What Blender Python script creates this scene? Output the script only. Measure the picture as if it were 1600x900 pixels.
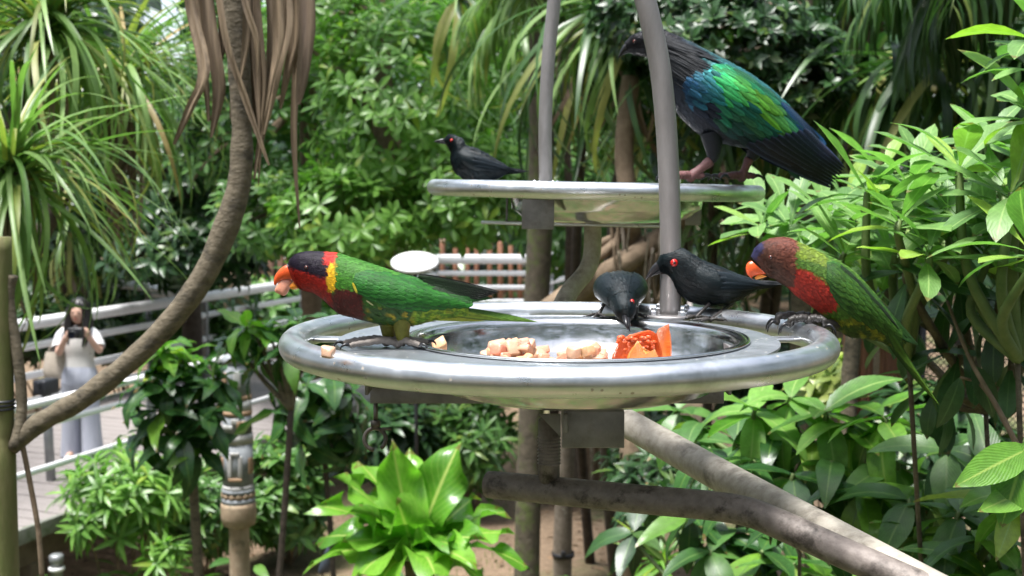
import bpy, bmesh, math, random
import numpy as np
from mathutils import Vector, Matrix, Quaternion, noise as mnoise

random.seed(7); RNG = np.random.default_rng(7)
for o in list(bpy.data.objects): bpy.data.objects.remove(o)
SC = bpy.context.scene
COL = SC.collection

# ------------------------------------------------------------------ camera, sky, sun, exposure
F = 1920.0                       # focal length in pixels of the 1600 px wide photograph
PITCH = math.atan((450 - 285) / F)
CAMZ = 3.55
cd = bpy.data.cameras.new('camera'); cam = bpy.data.objects.new('camera', cd); COL.objects.link(cam)
cam.location = (0, 0, CAMZ); cam.rotation_euler = (math.pi/2 - PITCH, 0, 0)
cd.sensor_width = 36; cd.lens = 36 * F / 1600; cd.clip_start = 0.05; cd.clip_end = 600
cd.dof.use_dof = True; cd.dof.focus_distance = 1.42; cd.dof.aperture_fstop = 10.5
SC.camera = cam

SUN_EL, SUN_AZ = math.radians(74), math.radians(230)     # azimuth measured clockwise from +Y
w = bpy.data.worlds.new('World'); SC.world = w; w.use_nodes = True
nt = w.node_tree; nt.nodes.clear()
sky = nt.nodes.new('ShaderNodeTexSky'); sky.sky_type = 'NISHITA'; sky.sun_disc = False
sky.sun_elevation = SUN_EL; sky.sun_rotation = SUN_AZ
sky.air_density = 1.0; sky.dust_density = 3.0; sky.ozone_density = 1.0
hs = nt.nodes.new('ShaderNodeHueSaturation'); hs.inputs['Saturation'].default_value = 0.55
bg = nt.nodes.new('ShaderNodeBackground'); bg.inputs['Strength'].default_value = 0.13
wo = nt.nodes.new('ShaderNodeOutputWorld')
nt.links.new(sky.outputs[0], hs.inputs['Color']); nt.links.new(hs.outputs[0], bg.inputs[0]); nt.links.new(bg.outputs[0], wo.inputs[0])
sd = bpy.data.lights.new('sun', 'SUN'); sd.energy = 3.2; sd.angle = math.radians(14); sd.color = (1, 0.985, 0.965)
sun = bpy.data.objects.new('sun', sd); COL.objects.link(sun)
sv = Vector((math.sin(SUN_AZ)*math.cos(SUN_EL), math.cos(SUN_AZ)*math.cos(SUN_EL), math.sin(SUN_EL)))
sun.rotation_euler = sv.to_track_quat('Z', 'Y').to_euler(); sun.location = (0, 0, 30)
SC.view_settings.view_transform = 'Standard'; SC.view_settings.look = 'None'
SC.view_settings.exposure = 1.45; SC.view_settings.gamma = 1
SC.cycles.max_bounces = 8; SC.cycles.transparent_max_bounces = 4; SC.cycles.use_denoising = True
SC.cycles.sample_clamp_indirect = 6.0

# ------------------------------------------------------------------ helpers
CP, SP = math.cos(PITCH), math.sin(PITCH)
def P(px, py, Y):
    """world point whose picture position is px,py and that stands Y metres in front of the camera"""
    dx, dy = (px - 800) / F, (450 - py) / F
    d = Vector((dx, CP + dy * SP, dy * CP - SP))
    return Vector((0, 0, CAMZ)) + d * (Y / d.y)
def S(px, Y): return px * Y / F           # length of px pixels at Y metres

def link(o, parent=None):
    COL.objects.link(o)
    if parent is not None: o.parent = parent
    return o
def tag(o, label=None, cat=None, group=None, kind=None):
    if label: o['label'] = label
    if cat: o['category'] = cat
    if group: o['group'] = group
    if kind: o['kind'] = kind
    return o
def thing(name, loc, label, cat, group=None):
    o = bpy.data.objects.new(name, None); o.empty_display_size = .05; link(o); o.location = loc
    return tag(o, label, cat, group)
def origin_of(parent):
    v = Vector((0, 0, 0))
    while parent is not None:
        v = v + parent.location; parent = parent.parent
    return v

class MB:
    """collects polygons in world coordinates; build() links them as ONE mesh object"""
    def __init__(s): s.v = []; s.f = []; s.c = []; s.uv = None
    def add(s, v, f, c=None):
        n = len(s.v); s.v += [tuple(q) for q in v]; s.f += [tuple(i + n for i in q) for q in f]
        if c is not None:
            if isinstance(c, tuple): s.c += [c] * len(v)
            else: s.c += [tuple(q) for q in c]
        return s
    def tube(s, pts, r, n=10, caps=True, c=None): return s.add(*tube(pts, r, n, caps), c)
    def box(s, c0, size, rz=0, bev=0.0, M=None, c=None): return s.add(*box(c0, size, rz, bev, M), c)
    def ball(s, c0, r, n=10, c=None, sc=(1, 1, 1)):
        v, f = sphere(n); return s.add([(c0[0]+q[0]*r*sc[0], c0[1]+q[1]*r*sc[1], c0[2]+q[2]*r*sc[2]) for q in v], f, c)
    def build(s, name, mat, parent=None, smooth=True, loc=None):
        me = bpy.data.meshes.new(name)
        og = origin_of(parent) if parent is not None else Vector(loc or (0, 0, 0))
        A = np.array(s.v, dtype=np.float64).reshape(-1, 3) - np.array(og)
        me.from_pydata(A.tolist(), [], s.f)
        if s.c:
            a = me.color_attributes.new('Col', 'FLOAT_COLOR', 'POINT')
            cc = np.ones((len(s.v), 4), dtype=np.float32); cc[:, :3] = np.array(s.c)[:, :3]
            a.data.foreach_set('color', cc.ravel())
        if smooth: me.polygons.foreach_set('use_smooth', [True] * len(me.polygons))
        me.materials.append(mat); me.update()
        o = bpy.data.objects.new(name, me)
        if parent is None and loc is not None: o.location = loc
        return link(o, parent)

def sphere(n):
    v = [(0, 0, 1)]; f = []
    m = max(4, n // 2)
    for i in range(1, m):
        a = math.pi * i / m
        for j in range(n):
            b = 2 * math.pi * j / n; v.append((math.sin(a)*math.cos(b), math.sin(a)*math.sin(b), math.cos(a)))
    v.append((0, 0, -1))
    for j in range(n): f.append((0, 1 + j, 1 + (j+1) % n))
    for i in range(m - 2):
        for j in range(n):
            a = 1 + i*n + j; b = 1 + i*n + (j+1) % n; f.append((a, a + n, b + n, b))
    k = len(v) - 1; q = 1 + (m-2)*n
    for j in range(n): f.append((k, q + (j+1) % n, q + j))
    return v, f
def smooth_path(pts, sub=6):
    """Catmull-Rom through points of any dimension"""
    A = [np.array(p, dtype=float) for p in pts]; out = []
    for i in range(len(A) - 1):
        p0 = A[max(i-1, 0)]; p1 = A[i]; p2 = A[i+1]; p3 = A[min(i+2, len(A)-1)]
        for k in range(sub):
            t = k / sub
            out.append(0.5*((2*p1) + (-p0+p2)*t + (2*p0-5*p1+4*p2-p3)*t*t + (-p0+3*p1-3*p2+p3)*t**3))
    out.append(A[-1]); return out
def tube(pts, r, n=10, caps=True):
    pts = [Vector(p) for p in pts]; m = len(pts)
    R = [r] * m if isinstance(r, (int, float)) else list(r)
    T = [(pts[min(i+1, m-1)] - pts[max(i-1, 0)]).normalized() for i in range(m)]
    u = T[0].orthogonal().normalized(); v = []; f = []
    for i in range(m):
        if i:
            q = T[i-1].rotation_difference(T[i]); u = q @ u
        u = (u - T[i]*u.dot(T[i])).normalized(); b = T[i].cross(u)
        rr = R[i] if isinstance(R[i], (tuple, list)) else (R[i], R[i])
        for j in range(n):
            a = 2*math.pi*j/n; v.append(pts[i] + u*math.cos(a)*rr[0] + b*math.sin(a)*rr[1])
    for i in range(m-1):
        for j in range(n):
            a = i*n + j; b2 = i*n + (j+1) % n; f.append((a, b2, b2+n, a+n))
    if caps: f.append(tuple(range(n-1, -1, -1))); f.append(tuple((m-1)*n + j for j in range(n)))
    return v, f
def box(c0, size, rz=0, bev=0.0, M=None):
    x, y, z = [q/2 for q in size]
    if bev <= 0:
        v = [(-x,-y,-z),(x,-y,-z),(x,y,-z),(-x,y,-z),(-x,-y,z),(x,-y,z),(x,y,z),(-x,y,z)]
        f = [(3,2,1,0),(4,5,6,7),(0,1,5,4),(1,2,6,5),(2,3,7,6),(3,0,4,7)]
    else:
        bm = bmesh.new(); bmesh.ops.create_cube(bm, size=1)
        for q in bm.verts: q.co = (q.co.x*size[0], q.co.y*size[1], q.co.z*size[2])
        bmesh.ops.bevel(bm, geom=bm.edges[:], offset=bev, segments=2, affect='EDGES', profile=0.6)
        bm.verts.index_update(); v = [tuple(q.co) for q in bm.verts]; f = [tuple(q.index for q in p.verts) for p in bm.faces]; bm.free()
    R = Matrix.Rotation(rz, 3, 'Z') if M is None else M
    return [R @ Vector(q) + Vector(c0) for q in v], f
def lathe(profile, c0, n=64, close=False):
    v = []; f = []; m = len(profile)
    for (r, z) in profile:
        for j in range(n):
            a = 2*math.pi*j/n; v.append((c0[0] + r*math.cos(a), c0[1] + r*math.sin(a), c0[2] + z))
    for i in range(m-1):
        for j in range(n):
            a = i*n+j; b = i*n+(j+1) % n; f.append((a, b, b+n, a+n))
    if close:
        f.append(tuple(range(n-1, -1, -1))); f.append(tuple((m-1)*n+j for j in range(n)))
    return v, f
def frame(d, up=(0, 0, 1), roll=0.0):
    """3x3 with local +Y along d and local +Z as near to up as it can"""
    y = Vector(d).normalized(); up = Vector(up)
    x = y.cross(up)
    if x.length < 1e-4: x = y.orthogonal()
    x.normalize(); z = x.cross(y)
    M = Matrix((x, y, z)).transposed()
    return M @ Matrix.Rotation(roll, 3, 'Y')

# ------------------------------------------------------------------ materials
MATS = {}
def new_mat(name):
    m = bpy.data.materials.new(name); m.use_nodes = True; t = m.node_tree; t.nodes.clear()
    out = t.nodes.new('ShaderNodeOutputMaterial'); bs = t.nodes.new('ShaderNodeBsdfPrincipled')
    t.links.new(bs.outputs[0], out.inputs[0]); MATS[name] = m
    return m, t, bs, out
def ramp(t, fac, stops):
    r = t.nodes.new('ShaderNodeValToRGB'); e = r.color_ramp.elements
    while len(e) < len(stops): e.new(0.5)
    for k, (p, c) in enumerate(stops): e[k].position = p; e[k].color = (*c, 1)
    t.links.new(fac, r.inputs[0]); return r.outputs[0]
def tex_noise(t, scale, detail=4, rough=0.6, vec=None, dist=0.0):
    n = t.nodes.new('ShaderNodeTexNoise'); n.inputs['Scale'].default_value = scale; n.inputs['Detail'].default_value = detail
    n.inputs['Roughness'].default_value = rough; n.inputs['Distortion'].default_value = dist
    if vec is not None: t.links.new(vec, n.inputs['Vector'])
    return n.outputs[0]
def mapping(t, scale, kind='Object'):
    c = t.nodes.new('ShaderNodeTexCoord'); m = t.nodes.new('ShaderNodeMapping'); m.inputs['Scale'].default_value = scale
    t.links.new(c.outputs[kind], m.inputs[0]); return m.outputs[0]
def bump(t, bs, h, strength, dist=0.01):
    b = t.nodes.new('ShaderNodeBump'); b.inputs['Strength'].default_value = strength; b.inputs['Distance'].default_value = dist
    t.links.new(h, b.inputs['Height']); t.links.new(b.outputs[0], bs.inputs['Normal'])
def math_n(t, op, a, b=None):
    m = t.nodes.new('ShaderNodeMath'); m.operation = op
    for k, q in enumerate((a, b)):
        if q is None: continue
        if isinstance(q, (int, float)): m.inputs[k].default_value = q
        else: t.links.new(q, m.inputs[k])
    return m.outputs[0]
def mixc(t, fac, a, b, mode='MIX'):
    m = t.nodes.new('ShaderNodeMix'); m.data_type = 'RGBA'; m.blend_type = mode
    for k, q in ((0, fac), (6, a), (7, b)):
        if isinstance(q, (int, float)): m.inputs[k].default_value = q
        elif isinstance(q, tuple): m.inputs[k].default_value = (*q, 1)
        else: t.links.new(q, m.inputs[k])
    return m.outputs[2]
def surf(name, c1, c2, scale=20, rough=0.6, metal=0.0, bumpn=0.0, bdist=0.01, stretch=(1, 1, 1), c3=None, s3=3.0, t3=(0.55, 0.65), spec=0.5, rvar=0.0, splats=None):
    """noise-mottled surface; c3 = patches of another colour (lichen, dirt, wear)"""
    m, t, bs, out = new_mat(name)
    v = mapping(t, stretch); n = tex_noise(t, scale, 6, 0.65, v)
    col = ramp(t, n, [(0.3, c1), (0.7, c2)])
    if c3 is not None:
        p = tex_noise(t, s3, 5, 0.7, v); fac = ramp(t, p, [(t3[0], (0, 0, 0)), (t3[1], (1, 1, 1))])
        col = mixc(t, fac, col, c3)
    if splats:      # dried droplets and crumbs of dirt
        vo = t.nodes.new('ShaderNodeTexVoronoi'); vo.inputs['Scale'].default_value = splats[0]; t.links.new(v, vo.inputs['Vector'])
        sp = math_n(t, 'MULTIPLY', math_n(t, 'LESS_THAN', math_n(t, 'ADD', vo.outputs['Distance'], math_n(t, 'MULTIPLY', n, .12)), .22), math_n(t, 'GREATER_THAN', tex_noise(t, splats[0]*.13, 2, .5, v), .56))
        col = mixc(t, math_n(t, 'MULTIPLY', sp, .8), col, splats[1]); t.links.new(math_n(t, 'MULTIPLY', math_n(t, 'SUBTRACT', 1, sp), metal), bs.inputs['Metallic'])
    else: bs.inputs['Metallic'].default_value = metal
    t.links.new(col, bs.inputs['Base Color'])
    bs.inputs['Roughness'].default_value = rough
    bs.inputs['Specular IOR Level'].default_value = spec
    if rvar:
        rn = tex_noise(t, scale*0.4, 4, 0.7, v); mr = t.nodes.new('ShaderNodeMapRange')
        mr.inputs[1].default_value = 0.3; mr.inputs[2].default_value = 0.7
        mr.inputs[3].default_value = max(0.03, rough-rvar); mr.inputs[4].default_value = min(1, rough+rvar)
        t.links.new(rn, mr.inputs[0]); t.links.new(mr.outputs[0], bs.inputs['Roughness'])
    if bumpn: bump(t, bs, n, bumpn, bdist)
    return m
def leafmat(name, dark, light, odd=None, rib=None, rough=0.38, transl=0.3, veins=14, spec=0.45, tcol=None, spots=None):
    """leaf: colour differs leaf by leaf, pale midrib, faint side veins, light coming through"""
    m, t, bs, out = new_mat(name)
    oi = t.nodes.new('ShaderNodeObjectInfo'); ge = t.nodes.new('ShaderNodeNewGeometry')
    r = math_n(t, 'FRACT', math_n(t, 'ADD', oi.outputs['Random'], ge.outputs['Random Per Island']))
    stops = [(0.0, dark), (0.75, light)]
    if odd: stops += [(0.9, light), (0.96, odd)]
    col = ramp(t, r, stops)
    uv = t.nodes.new('ShaderNodeUVMap'); sx = t.nodes.new('ShaderNodeSeparateXYZ'); t.links.new(uv.outputs[0], sx.inputs[0])
    au = math_n(t, 'ABSOLUTE', math_n(t, 'SUBTRACT', sx.outputs[0], 0.5))
    n = tex_noise(t, 9, 4, 0.6, mapping(t, (1, 1, 1)))
    col = mixc(t, 0.55, col, ramp(t, n, [(0.3, (0.55, 0.55, 0.55)), (0.7, (1.25, 1.25, 1.25))]), 'MULTIPLY')
    if spots:
        sp = tex_noise(t, 26, 3, 0.6, mapping(t, (1, 1, 1))); col = mixc(t, ramp(t, sp, [(0.66, (0, 0, 0)), (0.72, (1, 1, 1))]), col, spots)
    if rib:
        fac = ramp(t, au, [(0.012, (1, 1, 1)), (0.05, (0, 0, 0))]); col = mixc(t, fac, col, rib)
    wv = math_n(t, 'SINE', math_n(t, 'MULTIPLY', math_n(t, 'SUBTRACT', sx.outputs[1], math_n(t, 'MULTIPLY', au, 0.7)), veins*6.28))
    if veins:
        h = math_n(t, 'ADD', math_n(t, 'MULTIPLY', wv, 0.5), math_n(t, 'MULTIPLY', n, 2.0)); bump(t, bs, h, 0.16, 0.0015)
    if veins:
        col = mixc(t, ramp(t, math_n(t, 'ADD', math_n(t, 'MULTIPLY', wv, .5), .5), [(0.82, (0, 0, 0)), (0.98, (.16, .16, .16))]), col, rib or light)
        tip = math_n(t, 'MULTIPLY', math_n(t, 'GREATER_THAN', sx.outputs[1], .93), math_n(t, 'GREATER_THAN', n, .54))
        col = mixc(t, math_n(t, 'MULTIPLY', tip, .75), col, (.16, .09, .04))
    if 'dry' not in name and 'litter' not in name: col = mixc(t, 1.0, col, (.92, 1.0, .78), 'MULTIPLY')
    t.links.new(col, bs.inputs['Base Color']); bs.inputs['Roughness'].default_value = rough
    bs.inputs['Specular IOR Level'].default_value = spec
    if transl:
        tr = t.nodes.new('ShaderNodeBsdfTranslucent'); ms = t.nodes.new('ShaderNodeMixShader'); ms.inputs[0].default_value = transl
        c2 = mixc(t, 1.0, col, tcol or (1.15, 1.6, 0.7), 'MULTIPLY'); t.links.new(c2, tr.inputs[0])
        t.links.new(bs.outputs[0], ms.inputs[1]); t.links.new(tr.outputs[0], ms.inputs[2]); t.links.new(ms.outputs[0], out.inputs[0])
    return m
def plumemat(name, rough=0.5, sheen=0.0, metal=0.0, spec=0.22, barb=True):
    """feathers: colour carried by the plumage itself (attribute), fine barbs as relief"""
    m, t, bs, out = new_mat(name)
    a = t.nodes.new('ShaderNodeVertexColor'); a.layer_name = 'Col'
    n = tex_noise(t, 900, 3, 0.6, mapping(t, (1, 1, 1)))
    n2 = tex_noise(t, 160, 4, 0.7, mapping(t, (1, 1, 1)))
    col = mixc(t, 0.5, a.outputs[0], ramp(t, n2, [(0.3, (0.6, 0.6, 0.6)), (0.7, (1.3, 1.3, 1.3))]), 'MULTIPLY')
    t.links.new(col, bs.inputs['Base Color']); bs.inputs['Roughness'].default_value = rough; bs.inputs['Metallic'].default_value = metal
    bs.inputs['Specular IOR Level'].default_value = spec
    bs.inputs['Sheen Weight'].default_value = sheen; bs.inputs['Sheen Roughness'].default_value = 0.5
    if barb: bump(t, bs, math_n(t, 'ADD', n, n2), 0.5, 0.0015)
    return m

alu = surf('brushed_aluminium', (0.66, 0.68, 0.71), (0.78, 0.80, 0.83), 60, 0.34, 1.0, 0.06, 0.002, c3=(0.42, 0.43, 0.43), s3=9, t3=(0.55, 0.75), rvar=0.09, splats=(95, (.30, .26, .20)))
alu_dull = surf('dull_steel', (0.20, 0.19, 0.19), (0.31, 0.30, 0.295), 40, 0.5, 0.85, 0.1, 0.002, c3=(0.17, 0.15, 0.14), s3=14, t3=(0.55, 0.7), rvar=0.1)
plate_m = surf('tray_plate_steel', (0.33, 0.36, 0.39), (0.42, 0.45, 0.48), 30, 0.42, 0.9, 0.05, 0.002, c3=(0.22, 0.23, 0.23), s3=30, t3=(0.62, 0.72), rvar=0.1, splats=(120, (.50, .48, .44)))
bowl_m = surf('polished_bowl_steel', (0.56, 0.56, 0.55), (0.68, 0.68, 0.67), 80, 0.16, 1.0, 0.03, 0.001, c3=(0.50, 0.49, 0.46), s3=40, t3=(0.60, 0.75), rvar=0.08)
pole_m = surf('worn_grey_pole', (0.20, 0.19, 0.185), (0.31, 0.295, 0.29), 34, 0.45, 0.55, 0.1, 0.002, stretch=(1, 1, .25), c3=(0.16, 0.12, 0.10), s3=40, t3=(0.62, 0.72))
pipe_m = surf('weathered_pipe', (0.27, 0.24, 0.195), (0.46, 0.425, 0.36), 60, 0.6, 0.1, 0.35, 0.003, c3=(0.075, 0.058, 0.045), s3=22, t3=(0.52, 0.74))
pipe_dark_m = surf('dark_weathered_pipe', (0.12, 0.098, 0.086), (0.25, 0.215, 0.19), 60, 0.6, 0.15, 0.35, 0.003, c3=(0.04, 0.032, 0.026), s3=26, t3=(0.52, 0.66))
hook_m = surf('tarnished_hook', (0.10, 0.09, 0.08), (0.19, 0.17, 0.15), 60, 0.5, 0.7, 0.2, 0.001)

# ------------------------------------------------------------------ ground
def ground_z(x, y):
    return 0.10*mnoise.noise(Vector((x*.25, y*.25, 3))) + 0.035*mnoise.noise(Vector((x*1.3, y*1.3, 9)))
gm, t, bs, out = new_mat('soil_and_grass')
v = mapping(t, (1, 1, 1)); n1 = tex_noise(t, 0.45, 5, 0.65, v, 0.6); n2 = tex_noise(t, 14, 6, 0.7, v); n3 = tex_noise(t, 90, 4, 0.7, v)
soil = ramp(t, n2, [(0.3, (0.17, 0.115, 0.07)), (0.7, (0.32, 0.225, 0.145))])
litter = mixc(t, ramp(t, n3, [(0.56, (0, 0, 0)), (0.62, (1, 1, 1))]), soil, (0.17, 0.10, 0.06))
grass = ramp(t, n2, [(0.3, (0.05, 0.085, 0.02)), (0.7, (0.13, 0.16, 0.05))])
t.links.new(mixc(t, ramp(t, n1, [(0.50, (0, 0, 0)), (0.62, (0.8, 0.8, 0.8))]), litter, grass), bs.inputs['Base Color'])
bs.inputs['Roughness'].default_value = 0.9; bump(t, bs, math_n(t, 'ADD', n2, n3), 0.7, 0.04)
xs = np.concatenate([np.linspace(-160, -16, 14), np.linspace(-14, 14, 85), np.linspace(16, 160, 14)])
ys = np.concatenate([np.linspace(-60, -2, 8), np.linspace(0, 34, 90), np.linspace(38, 300, 14)])
g = MB(); V = [(x, y, ground_z(x, y)) for y in ys for x in xs]; nx = len(xs)
g.add(V, [(j*nx+i, j*nx+i+1, (j+1)*nx+i+1, (j+1)*nx+i) for j in range(len(ys)-1) for i in range(nx-1)])
tag(g.build('ground', gm), kind='structure')

# grass blades and leaf litter on the clearing
grass_m = leafmat('grass_blades', (0.07, 0.11, 0.025), (0.17, 0.22, 0.06), None, None, 0.55, 0.3, 0)
litter_m = leafmat('leaf_litter', (0.07, 0.04, 0.025), (0.22, 0.14, 0.08), None, None, 0.8, 0.05, 0)
def fast_mesh(name, V, Q, mat, parent=None, uv=None, smooth=True, loc=None):
    """V (n,3) world, Q (m,4) quads"""
    og = origin_of(parent) if parent is not None else Vector(loc or (0, 0, 0))
    V = V - np.array(og); me = bpy.data.meshes.new(name)
    me.vertices.add(len(V)); me.vertices.foreach_set('co', V.astype(np.float32).ravel())
    m = len(Q); me.loops.add(m*4); me.loops.foreach_set('vertex_index', Q.astype(np.int32).ravel())
    me.polygons.add(m); me.polygons.foreach_set('loop_start', np.arange(0, m*4, 4, dtype=np.int32))
    try: me.polygons.foreach_set('loop_total', np.full(m, 4, dtype=np.int32))
    except Exception: pass
    if smooth: me.polygons.foreach_set('use_smooth', np.ones(m, dtype=bool))
    if uv is not None:
        l = me.uv_layers.new(name='UVMap'); l.data.foreach_set('uv', uv.astype(np.float32).ravel())
    me.materials.append(mat); me.update(calc_edges=True); me.validate()
    o = bpy.data.objects.new(name, me)
    if parent is None and loc is not None: o.location = loc
    return link(o, parent)
class Leaf:
    """template blade along +Y, length 1; w = half width, prof = outline, curl = total bend down, fold = V of the two halves"""
    def __init__(s, w=0.15, prof='lance', n=4, curl=0.6, fold=0.25, ruffle=0.0, stalk=0.06, seed=0, twist=0.0, cols=1):
        rr = random.Random(seed); V = []; UV = []; F_ = []
        y = z = 0.0; ang = curl*0.15
        for i in range(n+1):
            u = i/n
            if prof == 'lance': k = math.sin(math.pi*min(1, max(0, u))**0.8)**0.9
            elif prof == 'obov': k = math.sin(math.pi*u**1.7)**0.8
            elif prof == 'oval': k = math.sqrt(max(0, 1-(2*u-1)**2))
            elif prof == 'strap': k = min(1, u*9+.35)*(1-u**2.5)**0.8
            elif prof == 'nest': k = (0.22+0.78*math.sin(math.pi*min(1, u*0.98+.02)**1.25)**0.75)*(1 if u < .93 else 0.6)
            else: k = 1
            if u >= 1: k = 0.02
            if u <= 0 and prof != 'strap' and prof != 'nest': k = stalk
            h = w*max(k, 0.02)
            a = curl*(u-0.5)*1.0 + 0.1*curl
            if i: y += math.cos(ang)/n; z -= math.sin(ang)/n; ang += curl/n
            rz = ruffle*math.sin(u*11+seed)*w; lz = ruffle*math.cos(u*14+seed*2)*w
            tw = twist*u
            for kc in range(-cols, cols+1):
                side = kc/cols; xx = side*h; zz = abs(side)*h*fold + (rz if side < 0 else lz if side > 0 else 0)*side*side
                V.append((xx*math.cos(tw)-zz*math.sin(tw), y, z + zz*math.cos(tw)+xx*math.sin(tw))); UV.append((0.5+side*0.5, u))
        for i in range(n):
            for k in range(2*cols):
                nc = 2*cols+1; a = i*nc+k; F_.append((a, a+1, a+nc+1, a+nc))
        s.V = np.array(V); s.F = np.array(F_); s.UV = np.array([UV[i] for q in F_ for i in q])
    def mesh(s, name, mat):
        me = bpy.data.meshes.new(name); me.from_pydata(s.V.tolist(), [], s.F.tolist())
        l = me.uv_layers.new(name='UVMap'); l.data.foreach_set('uv', s.UV.astype(np.float32).ravel())
        me.polygons.foreach_set('use_smooth', [True]*len(me.polygons)); me.materials.append(mat); return me
def scatter(name, leaf, Ms, mat, parent=None, loc=None):
    """Ms: list of (pos, 3x3, size) -> one mesh of many blades"""
    R = np.array([np.array(m[1]) * m[2] for m in Ms]); T = np.array([tuple(m[0]) for m in Ms])
    V = np.einsum('nij,vj->nvi', R, leaf.V) + T[:, None, :]; nv = len(leaf.V)
    Q = (leaf.F[None] + (np.arange(len(Ms))*nv)[:, None, None]).reshape(-1, 4)
    return fast_mesh(name, V.reshape(-1, 3), Q, mat, parent, np.tile(leaf.UV, (len(Ms), 1)), True, loc)
def put_leaves(name, mesh, Ms, parent):
    """each blade an object of its own that shares the mesh"""
    og = origin_of(parent)
    for (p, R, s) in Ms:
        o = bpy.data.objects.new(name, mesh); o.parent = parent
        o.matrix_basis = Matrix.Translation(Vector(p) - og) @ (Matrix(R).to_4x4()) @ Matrix.Scale(s, 4); COL.objects.link(o)

blade = Leaf(0.05, 'lance', 2, 0.8, 0.3)
Ms = []
for _ in range(9000):
    x, y = random.uniform(-1.5, 4.5), random.uniform(9.5, 17)
    if mnoise.noise(Vector((x*.45, y*.45, 1))) < -0.02: continue
    a = random.uniform(0, 6.28); d = Vector((math.cos(a)*.5, math.sin(a)*.5, 1))
    Ms.append((Vector((x, y, ground_z(x, y)-.005)), frame(d, (math.cos(a), math.sin(a), 0)), random.uniform(.04, .09)))
tag(scatter('grass', blade, Ms, grass_m), 'thin short grass growing on the bare soil clearing', 'grass', kind='stuff')
Ms = []
for _ in range(2600):
    x, y = random.uniform(-5, 5), random.uniform(8.5, 18); a = random.uniform(0, 6.28)
    Ms.append((Vector((x, y, ground_z(x, y)+.012)), frame((math.cos(a), math.sin(a), random.uniform(-.2, .2)), (0, 0, 1), random.uniform(-.5, .5)), random.uniform(.05, .11)))
tag(scatter('leaf_litter', Leaf(0.2, 'oval', 2, 0.5, 0.3), Ms, litter_m), 'dry brown leaf litter strewn over the soil', 'litter', kind='stuff')

# ------------------------------------------------------------------ boardwalk with its railings
DECK = CAMZ - 2.72
wood_m = surf('deck_boards', (0.19, 0.17, 0.16), (0.28, 0.25, 0.24), 8, 0.7, 0, 0.25, 0.01, stretch=(1, 6, 1))
fascia_m = surf('deck_beam', (0.13, 0.10, 0.075), (0.22, 0.17, 0.13), 7, 0.8, 0, 0.3, 0.01)
moss_edge_m = surf('mossy_deck_edge', (0.16, 0.17, 0.14), (0.30, 0.30, 0.26), 12, 0.8, 0, 0.3, 0.01, c3=(0.10, 0.14, 0.06), s3=4)
rail_m = surf('pale_painted_rail', (0.72, 0.72, 0.73), (0.82, 0.82, 0.83), 6, 0.4, 0.0, 0.05, 0.005, c3=(0.45, 0.44, 0.42), s3=3, t3=(.6, .8))
post_m = surf('galvanised_post', (0.22, 0.23, 0.24), (0.33, 0.34, 0.35), 10, 0.5, 0.6, 0.05, 0.005)
box_m = surf('black_box', (0.015, 0.016, 0.02), (0.03, 0.032, 0.04), 10, 0.45)
dirv = Vector((2.0, 5.6, 0)).normalized(); nrm = Vector((dirv.y, -dirv.x, 0))      # nrm points to the near (right) side
FAR0 = Vector((-5.64, 13.8, 0)) - dirv*4.5
WID = 3.2
NEAR0 = FAR0 + nrm*WID
bw = thing('boardwalk', FAR0 + Vector((0, 0, DECK)), 'raised timber boardwalk with planked floor the photographer stands on', 'boardwalk')
pm = None; L1 = 16.6
k = 0; s = 0.0
pv, pf = box((0, 0, 0), (WID, 0.185, 0.04), 0, 0.006)
pme = bpy.data.meshes.new('plank'); pme.from_pydata([tuple(q) for q in pv], [], pf); pme.materials.append(wood_m)
while s < L1:
    o = bpy.data.objects.new('plank', pme); o.parent = bw
    o.location = dirv*s + nrm*(WID/2) + Vector((0, 0, -.02 + random.uniform(-.003, .003))); o.rotation_euler = (0, 0, math.atan2(nrm.y, nrm.x) + random.uniform(-.003, .003))
    COL.objects.link(o); s += 0.2
az = math.atan2(dirv.y, dirv.x)
for off, m_, nm in ((WID+.02, moss_edge_m, 'edge_board'), (-.02, moss_edge_m, 'edge_board')):
    MB().box(FAR0 + dirv*L1/2 + nrm*off + Vector((0, 0, DECK-.02)), (L1, .05, .12), az, .005).build(nm, m_, bw)
for off in (WID-.15, .15):
    MB().box(FAR0 + dirv*L1/2 + nrm*off + Vector((0, 0, DECK-.18)), (L1, .14, .26), az, .005).build('beam', fascia_m, bw)
for q in range(7):
    for off in (WID-.15, .15):
        c = FAR0 + dirv*(1.2+q*2.4) + nrm*off; MB().box((c.x, c.y, (DECK-.31)/2), (.16, .16, DECK-.31), az, .01).build('pile', fascia_m, bw)
# second leg of the walk, running across the view, then away
C1 = P(612, 430, 26.0); C2 = P(829, 430, 26.0); C3 = P(985, 420, 35.0)
for z in (0,):
    b2 = thing('boardwalk', (C1.x, C1.y, DECK), 'far bend of the boardwalk beyond the feeder, half hidden by trunks', 'boardwalk')
    for a_, b_ in ((C1, C2), (C2, C3)):
        d = Vector((b_.x-a_.x, b_.y-a_.y, 0)); n_ = Vector((d.y, -d.x, 0)).normalized()
        m_ = (Vector((a_.x, a_.y, 0))+Vector((b_.x, b_.y, 0)))/2 + n_*1.6
        MB().box((m_.x, m_.y, DECK-.05 - (.004 if a_ is C2 else 0)), (d.length+.3, 3.0, .1), math.atan2(d.y, d.x), .01).build('deck_slab', wood_m, b2)
        MB().box((m_.x, m_.y, (DECK-.1)/2), (d.length*.7, 2.2, DECK-.1), math.atan2(d.y, d.x), .01).build('under_beam', fascia_m, b2)
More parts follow.
